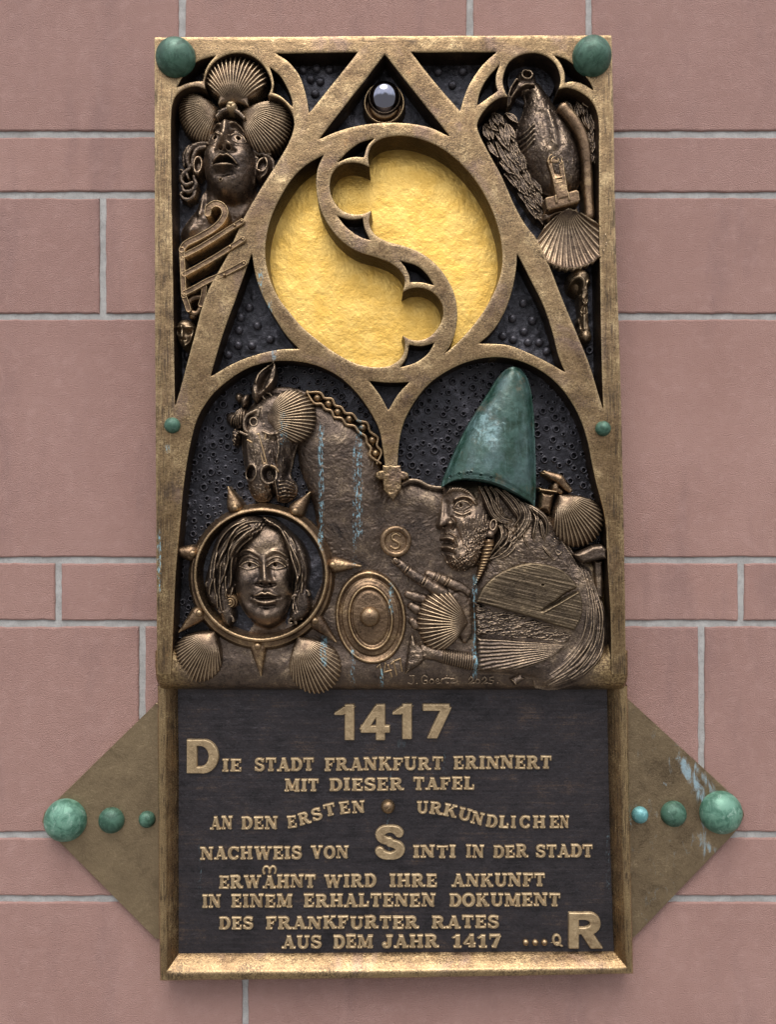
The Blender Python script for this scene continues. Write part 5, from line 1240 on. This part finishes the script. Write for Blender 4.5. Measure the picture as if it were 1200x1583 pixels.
    g.fill(up, 68, 7, 3.5, 0); I = inside(catmull(up, True, 4), g.U, g.V)
    ang = math.radians(13); sc = (-(g.U) * math.sin(ang) + g.V * math.cos(ang))
    g.H = np.where(I, g.H + (g.V - 930) * .06 + 0.75 * vnoise(sc * 3.2, (g.U * math.cos(ang) + g.V * math.sin(ang)) * .12, 6, 14, 3) + .3 * vnoise(g.U, g.V, 3, 5), g.H)
    g.line([(837, 944), (850, 936), (862, 930), (876, 920), (894, 911)], [1.0, 1.8, 2.8, 3.2, 2.6], [-3, -6, -9, -10, -9]); g.line([(840, 947), (862, 934.5), (894, 916)], 1.3, 2.0); g.hole(839.5, 904, 2.6, 2.0, 5, 0, .5)
    g.line([(745, 912), (765, 890.5), (793, 876.5), (822, 870), (852, 874), (877, 886)], 1.4, 1.4)
    g.build('sawn_log', M_WOOD, man, 50)
    g = Relief(730, 925, 906, 1000, 0.6, 66)
    md = [(735, 932), (760, 938), (800, 948), (840, 960), (886, 974), (884, 984), (876, 997), (850, 993), (800, 988), (737, 982)]
    g.fill(md, 61, 6, 6, 0); X = g.U + 1.2 * (g.V - 960)
    g.add(5.0 * vnoise(g.U * .55 - g.V * .8, g.V * 2.2 + g.U * .45, 9, 23, 4, .6)); g.rough(4, 1.1, 9); g.build('split_log_face', M_HAIR, man, 46)
    g = Relief(730, 976, 884, 1044, 0.6, 68)
    lw = [(737, 984), (780, 986.5), (830, 992), (877, 997), (866, 1009), (845, 1022), (815, 1033), (777, 1037.5), (738, 1037)]
    g.fill(lw, 62, 9, 8, 0); ph = np.arctan2(g.V - 1000, 885 - g.U + 20); g.add(0.8 * np.sin(ph * 150 + 2 * vnoise(g.U, g.V, 30, 4)) + .5 * vnoise(g.U * .3, g.V * 2, 5, 3)); g.rough(4, .4, 5)
    g.build('log_underside', M_HAIR, man, 46)
    # raised hand with a shell on the palm
    b = Relief(604, 858, 738, 1000, 0.6, 66)
    b.tube([(663, 888), (674, 893), (688, 898), (704, 905), (722, 916)], [6.5, 9, 8.6, 9.5, 9], [52, 55, 56, 56, 54], 1.5)
    b.fill([(700, 900), (724, 906), (734, 930), (733, 990), (716, 996), (690, 960), (676, 916)], 46, 14, 16, 3)
    b.tube([(612, 867), (620, 873), (634, 885), (652, 897), (668, 907), (686, 918)], [6.4, 7.4, 8.6, 9.0, 9.8, 10], [52, 55, 58, 59, 59, 57], 1.0)
    b.tube([(632, 920), (642, 923), (654, 926)], [7, 8, 8], 52, 1.5); b.tube([(637, 938), (645, 943), (654, 946)], [7, 8.5, 8], 50, 1.5); b.tube([(638, 962), (645, 968), (656, 970)], [7, 8.5, 8], 49, 1.5)
    b.tube([(727, 968), (724, 982), (720, 991)], [6, 6.5, 5.5], 52, 1.5)
    b.fill([(607.5, 864), (611, 861.5), (615.5, 864.5), (617.5, 870), (614, 872.5), (609, 869)], 58.5, 2.6, 2)          # nail
    b.line([(606.5, 863), (609, 870), (614, 874), (618.5, 871)], 1.0, -1.8)
    for (u0, v0, u1, v1) in ((624, 884, 632, 872), (627, 887, 635, 875), (650, 902, 658, 890), (654, 905, 661, 892), (690, 907, 698, 892), (686, 905, 694, 891), (670, 898, 676, 886)): b.line([(u0, v0), (u1, v1)], 1.2, -2.4, smooth=False)
    for (u0, v0, u1, v1) in ((652, 901, 658, 891), (625.5, 884, 632, 874), (688, 905, 695, 893), (676, 899, 681, 889)): b.line([(u0, v0), (u1, v1)], 1.5, 2.6, smooth=False)
    b.line([(690, 930), (710, 915), (726, 925)], 2, -2); b.rough(6, .7, 9, 2)
    hand = b.build('raised_hand', M_SKIN, man, 42)
    shell('palm_shell', (725, 963), (646, 956), 96, 56, 20, 22, M_SHELL, hand, 44, 2.0, spread=60)
    # sleeve: rough cuff stone, wrist and coiled band
    c = Relief(622, 974, 752, 1050, 0.6, 62)
    c.tube([(656, 1008), (672, 1011), (688, 1015)], [12, 11, 11], [52, 54, 54], 0)
    c.tube([(684, 1015), (705, 1019), (735, 1024), (750, 1026)], [11.5, 13, 14.5, 14], [52, 53, 53, 52], 1)
    m = (c.U > 684) & (c.U < 735); c.H = np.where((c.H > LOW / 2) & m, c.H + 1.5 * np.cos((c.U + (c.V - 1018) * .12) * 6.283 / 3.75), c.H)
    c.rough(5, .7, 4)
    c.fill([(637, 980), (646, 995), (658, 1002), (657.5, 1018), (653, 1027), (626, 1044), (628, 1020), (632, 997)], 54, 13, 9, 0, smooth=False)
    m = c.U < 660; c.H = np.where((c.H > LOW / 2) & m, c.H + 2.2 * vnoise(c.U, c.V, 6, 8, 3, .65), c.H)
    c.build('sleeve', M_BROWN, man, 42)
M_WOOD = bronze('wood_grained_bronze', (0.040, 0.029, 0.020), (0.095, 0.070, 0.045), (0.22, 0.165, 0.10), 0.42, 0.85, 0.7, None, 0.4, 0.1, patina=0.04)
build_man()

# pack on the man's back: beaker, bent handle, shell, strap and post
p = Relief(830, 722, 890, 800, 0.6, 64)
p.fill([(836, 758), (860, 762), (853, 795), (834, 788)], 50, 13, 9, 0, smooth=False); p.fill([(833, 753), (864, 758), (862, 763), (834, 760)], 58, 8, 4, 1, smooth=False); p.rough(5, .5, 4)
p.build('beaker', M_RING, panel, FLOOR + 4, 'small tapered beaker behind the hat')
p = Relief(836, 722, 892, 775, 0.6, 66)
p.tube([(845, 730), (856, 735), (868, 741), (875, 750), (883, 757)], [4, 6, 7.5, 5.5, 4.5], [50, 54, 58, 58, 56]); p.tube([(866, 744), (862, 754), (870, 760)], [4, 6, 4], 52, 1.5); p.hole(843.5, 729.5, 2.0, 1.6, 3); p.rough(5, .5, 4)
p.build('bent_handle', M_RING, panel, FLOOR + 4)
shell('scallop_shell', (866, 765), (917, 838), 82, 56, 20, 27, M_SHELL, panel, FLOOR, 1.7, spread=62, label='scallop shell hanging behind the man beside the right frame')
p = Relief(878, 836, 942, 930, 0.7, 66)
p.fill([(886, 857), (900, 850), (914, 843), (930, 841), (938, 848), (938, 864), (900, 871), (894, 866)], 60, 14, 7, 0, smooth=False); p.rough(9, 1.2, 5)
p.build('strap', M_BROWN, panel, 40)
p = Relief(914, 862, 938, 930, 0.7, 58); p.fill([(919, 866), (934, 866), (934, 925), (922, 925)], 48, 9, 5, 0, smooth=False); p.rough(9, .8, 5); p.build('post', M_BROWN, panel, FLOOR)

# small marks on the lower edge: year, signature, folded scrap
r = Relief(578, 1012, 630, 1058, 0.5, 72)
for P in ([(583, 1034), (587, 1030), (592, 1051)], [(596, 1028), (594, 1042), (605, 1039)], [(600, 1031), (606, 1049)], [(605, 1029), (608.5, 1025.5), (613.5, 1046)], [(611, 1024), (619, 1021), (622, 1040)]):
    r.tube(P, 1.6, [float(lip_z(np.array(float(b)))) + 1.0 for a, b in P], .3, 1.2, smooth=False)
r.build('small_year', M_RING, panel, 40)
r = Relief(628, 1036, 800, 1070, 0.5, 68)
sig = [[(634, 1047), (641, 1047)], [(638, 1047), (640, 1056), (637, 1061), (632, 1059)], [(645, 1060), (645.4, 1060)],
       [(661, 1049), (657, 1046.5), (653, 1050), (653, 1056), (656, 1060), (661, 1059), (661, 1055), (657.5, 1055)], [(667, 1053), (665, 1057), (668, 1060), (672, 1057), (670, 1053), (667, 1053)], [(675, 1057), (680, 1055), (678, 1052), (675, 1055), (677, 1060), (681, 1059)],
       [(684, 1060), (684, 1053), (688, 1052)], [(692, 1047), (692, 1059), (695, 1059)], [(689, 1051), (696, 1051)], [(698, 1052), (704, 1052), (699, 1059), (705, 1059), (709, 1056)],
       [(727, 1053), (730, 1049), (733, 1053), (727, 1060), (735, 1059)], [(739, 1053), (737, 1057), (740, 1060), (744, 1057), (742, 1053), (739, 1053)], [(748, 1053), (751, 1049), (754, 1053), (748, 1060), (756, 1059)], [(765, 1049), (760, 1050), (760, 1054), (765, 1055), (764, 1060), (759, 1060)], [(772, 1059), (772.4, 1059)]]
for P in sig:
    v = P[0][1]
    r.tube(P, 1.25, [float(lip_z(np.array(float(b)))) + 1.2 for a, b in P], .2, 1.0, smooth=len(P) > 2)
r.build('signature', M_LIP, panel, 30)
r = Relief(784, 1036, 824, 1070, 0.6, 68)
r.fill([(789, 1052), (807, 1042), (816, 1052), (798, 1064)], 50, 9, 8, 0, smooth=False); r.line([(793, 1052), (800, 1060)], 1.5, 3, smooth=False); r.rough(4, .8, 4)
r.build('folded_scrap', M_BROWN, panel, 36)

# ------------------------------------------------------------------ upper left niche: woman with shells in her hair
def build_upper_woman():
    r = Relief(262, 172, 424, 372, 0.65, 62)
    # neck and chest
    r.fill([(318, 268), (309, 288), (300, 310), (284, 330), (272, 352), (274, 368), (330, 366), (362, 345), (388, 312), (392, 285), (380, 262)], 28, 15, 26, 0)
    r.line([(309, 288), (307, 305), (303, 325)], [2.5, 4, 3], 7); r.line([(314, 290), (313, 310)], 4, -4, smooth=False); r.line([(330, 318), (322, 340), (300, 352)], 7, -4); r.bump(372, 325, 8, 14, 5, 30); r.bump(290, 348, 12, 7, 4)
    face = [(312, 245), (313, 228), (318, 211), (324, 195), (334, 183), (348, 177), (362.5, 179), (374, 190), (383, 207), (391, 225), (395, 244), (393, 264), (387, 288), (375, 304), (359, 310), (343, 306), (328, 293), (317, 275)]
    r.fill(face, 38, 36, 40, 0, .55); r.blur(30)
    r.bump(350, 270, 26, 30, 6); r.bump(346, 288, 20, 14, 4); r.bump(350, 188, 16, 9, 3); r.bump(324, 238, 8, 12, 4); r.bump(378, 240, 9, 13, 5)
    # nose seen from below
    r.line([(349, 192), (349, 206), (347.5, 220)], [5, 5.5, 6.5], [7, 10, 13]); r.bump(348, 224, 7.5, 6.5, 9); r.bump(340, 228, 4.5, 4.5, 7); r.bump(358, 229, 4.5, 4.5, 7)
    r.hole(343, 233, 4.4, 3.2, 8, 0, 0, .6); r.hole(355, 233.5, 4.4, 3.2, 8, 0, 0, .6); r.line([(336, 236), (349, 238.5), (363, 237)], 3.6, -6)
    r.line([(338, 208), (338, 218), (335, 226)], 4, -4); r.line([(360, 208), (360, 218), (364, 226)], 4, -4)
    # eyes and brows
    r.line([(321, 206), (326, 196), (334, 191.5), (340, 195)], [2, 2.6, 2.2], 5.5); r.line([(358, 194), (364, 190), (371, 193), (378, 204)], [2.2, 2.6, 2], 5.5); r.line([(327, 199), (333, 196), (338, 198)], 2.2, -5); r.line([(360, 197), (366, 195), (371, 199)], 2.2, -5)
    eye(r, 329.5, 212, 10.5, 7.2, -12, 6, 4.6, 4.0, 2.0, -0.4, 1.5); eye(r, 368.5, 214, 10.5, 7.4, 10, 6, 4.6, 4.0, 0, -0.2, 1.5); r.hole(331.5, 211, 3.6, 3.8, 5); r.hole(368.5, 214, 3.6, 3.8, 5)
    # open mouth
    r.bump(347, 258, 22, 14, 6); r.line([(333, 257.5), (340, 256), (347, 255), (356, 256.5), (365, 260)], [2.6, 4.4, 5, 4.4, 2.6], [-6, -14, -16, -14, -6])
    r.line([(330, 256.5), (338, 251.5), (345, 248.5), (349, 249.5), (354, 248.5), (361, 252.5), (368, 259)], [1.8, 2.8, 2.6, 1.6], [4, 7, 7, 4]); r.line([(333, 261.5), (340, 265), (348, 266.5), (357, 265.5), (365, 262.5)], [2.4, 3.8, 4.2, 3.6, 2.2], [4, 8, 10, 8, 3]); r.bump(347, 294, 16, 9, 5); r.line([(336, 273), (348, 275), (360, 273)], 4, -5)
    r.line([(350, 239), (349, 245)], 2.4, -2.6, smooth=False); r.hole(344, 284, 2.4, 2.2, 4, 0, 3.0, .5); r.bump(368, 262, 3, 3, -4); r.bump(331, 257, 3, 3, -4)
    # ears
    r.dome(302, 251, 9.5, 18, 42, 12, 6, k=2); r.hole(303.5, 250, 5, 11, 9, 6, 3, .5); r.line([(297, 262), (303, 266), (308, 262)], 2, 3)
    r.dome(406, 256, 13.5, 20, 44, 14, 12, k=2); r.hole(404, 252, 7, 11, 9, 16, 3.4, .5); r.bump(400, 262, 4, 4, 5); r.hole(399, 258, 3, 4, 5, 0, 0, .5); r.line([(409, 243), (414, 254), (410, 266), (402, 272)], 2, 3.5)
    r.rough(12, 1.2, 7, 2); r.rough(5, .7, 8)
    w = r.build('shell_crowned_woman', M_SKIN, panel, 26, 'woman looking up with open mouth, three shells in her hair')
    h = Relief(264, 160, 430, 312, 0.65, 58)
    h.tube([(337, 184), (345, 176), (356, 173), (368, 177), (378, 186)], [2.6, 3.6, 3.2], 66, 1.0); h.tube([(340, 176), (352, 171), (366, 172)], 2.8, 64, 1)
    h2 = Relief(380, 216, 430, 262, 0.65, 58)
    for P, rd in (([(318, 216), (304, 218), (291, 226), (286, 242), (290, 256)], [3, 5, 5, 3]), ([(314, 222), (302, 226), (296, 238), (294, 252)], [3, 4, 3]), ([(310, 220), (294, 220), (282, 234), (281, 250)], [2, 4, 2]),
                  ([(290, 256), (280, 264), (277, 274), (284, 281), (294, 277)], [3, 4, 3.4, 2]), ([(297, 268), (300, 282), (292, 291), (281, 290), (278, 282)], [3, 4, 3.4, 2]), ([(281, 290), (276, 297), (284, 304), (294, 301), (297, 292)], [2, 3.2, 2]), ([(276, 258), (284, 262), (288, 270)], [2, 3, 2]), ([(300, 288), (296, 300), (286, 306)], [2, 3, 2]),
                  ([(388, 222), (394, 231), (401, 234)], [3, 4, 2]), ([(384, 230), (390, 238), (396, 240), (394, 246)], [2, 3, 2]), ([(402, 232), (410, 236), (418, 240)], [3, 4, 2]), ([(396, 226), (406, 230), (416, 233)], [2, 3.4, 2]), ([(412, 236), (420, 244), (421, 256)], [2, 3, 2])):
        (h2 if P[0][0] > 380 else h).tube(P, rd, 46, .8)
    h.rough(4, .6, 8); h.build('hair', M_HAIR, w, 24); h2.rough(4, .6, 8); h2.build('hair_curl', M_HAIR, w, 24)
    shell('hair_shell', (337, 166), (279, 190), 80, 44, 19, 31, M_SHELL, w, 28, 1.2, spread=66)
    shell('hair_shell', (371, 171), (445, 212), 84, 46, 20, 33, M_SHELL, w, 30, 1.2, spread=64)
    shell('hair_shell', (360, 160), (364, 87), 101, 56, 15, 23, M_SHELL, w, 34, 2.1, spread=66, ears=24, label='large upright shell above the forehead')
    z = Relief(345, 150, 368, 172, 0.5, 76); z.dome(356, 161, 8, 8, 66, 9, p=2.6); z.line([(349, 158), (356, 161), (362, 156)], 1.1, -2); z.line([(356, 161), (357, 168)], 1.1, -2, smooth=False); z.rough(4, .9, 3); z.build('rosette', M_TEXT, w, 52)
build_upper_woman()

# comb-like iron with three riveted prongs and a hook
def build_comb():
    r = Relief(272, 306, 384, 490, 0.6, 74)
    def strap(P, w, z, k=.4):
        Q = catmull(P, False, 2.0) if len(P) > 2 else arr(P); W = r.win(Q[:, 0].min() - 9, Q[:, 1].min() - 9, Q[:, 0].max() + 9, Q[:, 1].max() + 9)
        D, T = polydist(Q, r.U[W], r.V[W]); zz = np.interp(T, np.linspace(0, 1, len(z)), z)
        Z = zz + 1.6 * np.exp(-((D - w + 1.0) / .8) ** 2)
        r.smax(W, np.where(D < w, Z, LOW), k)
    strap([(319.5, 328), (320.5, 319), (330.5, 313), (341.6, 316), (347, 326), (343, 338), (330.5, 351), (308.4, 364), (285, 376), (279.5, 384)], 5.4, [68, 70, 70, 68])
    strap([(279.5, 384), (280, 400), (281, 430), (282, 455)], 4.4, [68, 67, 66]); strap([(282, 393), (306, 381.5), (340, 362), (374, 343)], 4.3, [67, 70, 76]); strap([(283, 422), (320, 403), (342, 391), (376, 371)], 4.3, [67, 71, 77]); strap([(283, 451), (300, 443), (320, 433), (344, 424), (378, 408)], 4.5, [66, 71, 77])
    strap([(282, 455), (286, 466), (289, 476)], 4.5, [66, 64]); strap([(314, 442), (313, 452), (308, 468)], 4.5, [67, 63])
    r.tube([(289, 462), (297, 456), (308, 456), (307, 470), (300, 480), (290, 477)], 4.0, 58, 1, closed=True); r.dome(294, 484, 7, 5, 52, 8, k=2)
    for (a, b) in ((374, 343), (363, 349), (376, 371), (356, 382), (377.5, 408.5), (347, 426)): r.dome(a, b, 2.2, 2.2, 76, 3.4, k=.3)
    r.rough(5, .3, 3)
    r.build('pronged_comb', M_RING, panel, 34, 'flat comb with three riveted prongs and a curled hook')
build_comb()
r = Relief(266, 486, 308, 548, 0.5, 56)
r.fill([(285, 492), (276, 495), (271, 505), (271, 517), (276, 530), (284, 541), (291, 541), (298, 530), (302, 516), (302, 504), (296, 495)], 40, 26, 13, 0); r.blur(6)
r.line([(274, 507), (285, 509), (299, 507)], 2.2, 4); r.line([(284.5, 507), (284.5, 523)], 2.2, 6, smooth=False); r.bump(278, 513, 4.2, 4.8, -11); r.bump(292.5, 513, 4.2, 4.8, -11); r.bump(277.5, 511.5, 2, 2, 4); r.bump(291, 511.5, 2, 2, 4); r.line([(273, 506), (274, 520), (284, 536), (294, 530), (300, 508)], 1.2, 2); r.line([(282, 526.5), (288, 526.5)], 1.4, -4, smooth=False)
r.build('small_mask', M_PALE, panel, 24)
r = Relief(278, 540, 296, 560, .6, 40); r.dome(287, 547, 7, 9, 24, 12); r.rough(3, .8, 3); r.build('bead_drop', M_DARK, panel, 22)

# ------------------------------------------------------------------ upper right niche: bird
def build_bird():
    n = Relief(783, 86, 862, 166, 0.9, 36); D = np.hypot(n.U - 822, n.V - 126); n.H = np.where(D < 37, 36, LOW); n.rough(5, .5, 3); nim = n
    r = Relief(782, 98, 912, 300, 0.65, 60)
    body = [(818, 112), (832, 116), (847, 134), (861, 155), (878, 178), (893, 202), (903, 230), (906, 256), (901, 279), (889, 293), (862, 298), (840, 290), (828, 274), (812, 248), (802, 220), (800, 199), (805, 181), (811, 165), (815, 150), (812, 137), (806, 126)]
    r.fill(body, 32, 40, 46, 0, .55); r.blur(40)
    r.bump(855, 225, 30, 40, 5); r.line([(846, 176), (851, 200), (856, 232)], [4, 6, 5], 5); r.line([(838, 178), (842, 206), (846, 230)], 5, -3); r.line([(858, 178), (863, 206), (866, 230)], 5, -2.5); r.bump(838, 240, 9, 14, 4); r.bump(874, 232, 8, 14, 3)
    for k in range(4): r.line([(824, 196 + k * 8), (814, 204 + k * 8), (806, 206 + k * 8)], 2.2, 2.6); r.line([(824, 200 + k * 8), (814, 208 + k * 8), (806, 210 + k * 8)], 1.8, -2.4)
    R = random.Random(3)
    for _ in range(420):
        u, v = R.uniform(802, 904), R.uniform(130, 292); a = R.uniform(.9, 2.2); r.line([(u, v), (u + 6 * math.cos(a), v + 6 * math.sin(a))], 1.0, R.choice([.7, -.7]), smooth=False)
    # head, beak, eye
    r.dome(816, 118, 17, 14, 44, 18, 20, k=4)
    r.tube([(816, 130), (804, 131), (796, 140), (789, 156)], [7, 6.5, 4.5, 1.2], [52, 54, 52, 48], 2); r.tube([(800, 122), (796, 130), (788, 146), (787, 157)], [3, 4, 3, 1], [56, 56, 52, 48], 1)
    r.line([(801, 124), (796, 132), (791, 143)], [1.6, 3, 1.6], -11); r.line([(826, 133), (814, 134), (804, 139), (794, 150)], 1.6, -7); r.line([(826, 130), (815, 130), (806, 134)], 1.4, 3)
    r.bump(815.5, 115, 10, 9, -2); r.hole(815.5, 115.5, 6.8, 6.2, 10, 0, 4.2, .4); r.line([(806, 113), (816, 106), (827, 112)], 1.4, 3); r.bump(831, 117, 4, 4, -4)
    r.rough(8, .8, 4, 2); r.rough(3, .4, 5)
    bird = r.build('bird', M_BROWN, panel, 28, 'bird with folded wings and head bowed to its side')
    nim.build('nimbus', M_DARK, bird, 22)
    def wing(poly, tip, z, n, seed, box, ln, wd):
        """coverts and long feathers laid from the tip upwards, each overlapping the one below"""
        w = Relief(*box, 0.6, 52); w.fill(poly, z - 8, 8, 14, 0)
        R = random.Random(seed); P = arr(poly); pts = []
        while len(pts) < n * 60 and len([1 for _ in pts]) < n:
            u, v = R.uniform(P[:, 0].min(), P[:, 0].max()), R.uniform(P[:, 1].min(), P[:, 1].max())
            if inside(P, np.array([u]), np.array([v]))[0]: pts.append((u, v))
        pts.sort(key=lambda p: -p[1])
        v0, v1 = P[:, 1].min(), P[:, 1].max()
        for (u, v) in pts:
            t = (v - v0) / (v1 - v0)                       # 0 at the shoulder, 1 at the tip
            a = math.atan2(tip[1] - v, tip[0] - u) + R.uniform(-.22, .22) + (1 - min(t / .22, 1)) * R.uniform(-.9, 1.1)
            l = ln * R.uniform(.75, 1.2) * (.55 + .65 * min(t / .3, 1)) * (1 - .35 * max(0, t - .7) / .3); ww = wd * R.uniform(.8, 1.2)
            d = np.array([math.cos(a), math.sin(a)]); nn = np.array([-d[1], d[0]]); q = np.array([u, v]); c_ = R.uniform(-2.5, 2.5)
            e = q + l * d; m = q + .5 * l * d + c_ * nn
            zb = z + 3 + 9 * (1 - t) + R.uniform(-1.5, 2)
            C = [tuple(q), tuple(m), tuple(e)]
            w.tube(C, [ww * .6, ww, ww * .95, ww * .3], [zb - 3, zb, zb + 2], .2, .42)
            w.line(C, .7, -1.0)
            for s in (-1, 1): w.line([tuple(q + s * nn * ww * .2), tuple(m + s * nn * ww * .85), tuple(e)], .65, 1.0)
        w.rough(4, .5, seed); return w
    left = [(746, 196), (750, 180), (770, 167), (792, 170), (806, 178), (804, 200), (800, 222), (812, 250), (824, 268), (832, 284), (846, 298), (848, 318), (848, 338), (828, 322), (810, 302), (782, 266), (756, 226)]
    wl_ = wing(left, (852, 352), 38, 74, 5, (742, 158, 860, 350), 34, 4.6)
    wl_.build('wing', M_HAIR, bird, 24)
    right = [(868, 152), (884, 150), (900, 148), (914, 154), (922, 172), (925, 200), (922, 240), (910, 246), (904, 215), (894, 190), (880, 172)]
    wr_ = wing(right, (922, 262), 38, 34, 8, (862, 142, 930, 262), 28, 3.8)
    wr_.build('wing', M_HAIR, bird, 24)
    # staff curving down the right side
    s = Relief(860, 152, 926, 336, 0.65, 68)
    s.tube([(873.5, 164), (880, 172), (890, 185), (903, 210), (909, 239), (912, 274), (915, 329)], [9.2, 9.4, 8.6, 8.2, 8.0, 8.0, 8.4], [60, 60, 60, 58, 56, 54, 54]); s.rough(12, .5, 3); s.build('curved_staff', M_RING, panel, 26, 'smooth curved staff beside the bird')
    # clasp
    c = Relief(836, 228, 904, 332, 0.55, 74)
    c.fill([(845, 303), (871, 297), (893, 291), (897, 294), (899, 308), (896, 312), (850, 324.5), (846, 322), (843, 306)], 66, 6, 3, 0, smooth=False)
    c.fill([(845, 246), (848, 237), (857, 233.5), (867, 236.5), (872, 246), (874, 262), (881, 305), (862, 310), (853, 270)], 66, 7.5, 4, .5)
    c.line([(847, 250), (855, 275), (861, 312)], 1.5, 2.6); c.line([(871, 250), (875, 275), (881, 308)], 1.5, 2.6)
    for q, dd in ((10.5, 1.4), (7.8, -1.4), (5.4, 1.2)): c.line([(858.5 + q * math.cos(a), 248 + q * math.sin(a)) for a in np.arange(2.6, 7.0, .25)], .9, dd)
    w = c.win(850, 246, 876, 286); x, y = c.U[w] - 859, c.V[w] - 251; x = x - y * .22
    c.H[w] = np.where((np.abs(x) < 5.2) & (y > 0) & (y < 26), c.H[w] - 9 * sstep(y, 26, 0) * 1.0 - 2, c.H[w])
    c.tube([(857, 276), (870, 273), (871.5, 280), (859.5, 283)], 1.3, 72.5, .3, closed=True, smooth=False); c.rough(8, .4, 4); c.build('keyhole_clasp', M_RING, bird, 50)
    k = Relief(838, 308, 900, 346, 0.7, 64); k.fill([(840, 326), (858, 322), (880, 318), (896, 316), (900, 328), (884, 330), (866, 330), (852, 342), (842, 338)], 44, 16, 8, 0); k.rough(7, 1.4, 3); k.build('tail_stub', M_BROWN, bird, 26)
build_bird()
shell('hollow_shell', (878, 324), (888, 416), 107, 60, 15, 21, M_SHELL, panel, 55, 2.0, True, 0, 66, label='hollow side of a scallop shell under the bird')

# bird skull on a bone
r = Relief(874, 406, 922, 534, 0.55, 62)
r.tube([(905, 452), (906, 475), (907, 500), (909, 518)], [8, 6.5, 6.8, 9], [46, 48, 48, 48], 0); r.dome(908.5, 518, 11.5, 11, 38, 20, k=3); r.dome(906, 492, 9, 10, 40, 12, k=3)
r.dome(898.5, 432, 18.5, 21, 38, 30, k=2); r.bump(900, 420, 12, 8, 4); r.hole(892, 443, 10, 11.5, 17, 0, 3.0, .35); r.hole(913, 442, 4.8, 8, 12, 0, 2.6, .4); r.tube([(904, 436), (905, 452), (902, 460)], [4, 4.5, 3], 60, 1.2); r.bump(906, 468, 5, 9, 4); r.line([(901, 462), (906, 470), (911, 462)], 1.6, 4); r.line([(903, 478), (906, 470), (909, 480)], 1.4, -4); r.line([(905, 482), (905, 508)], 1.3, 4, smooth=False); r.hole(904, 484, 2.4, 2.4, 4)
r.line([(900, 486), (902, 505)], 1.4, -3, smooth=False); r.rough(6, .9, 4, 2); r.build('bird_skull', M_PALE, panel, 24, 'small bird skull and beak bone in the narrow tip of the right niche')
r = Relief(905, 530, 922, 552, .5, 34); r.tube([(913 + 4.2 * math.cos(a), 540.5 + 4.6 * math.sin(a)) for a in np.arange(0, 6.28, .5)], 1.8, 29, 0, closed=True); r.build('small_ring', M_DARK, panel, 24)
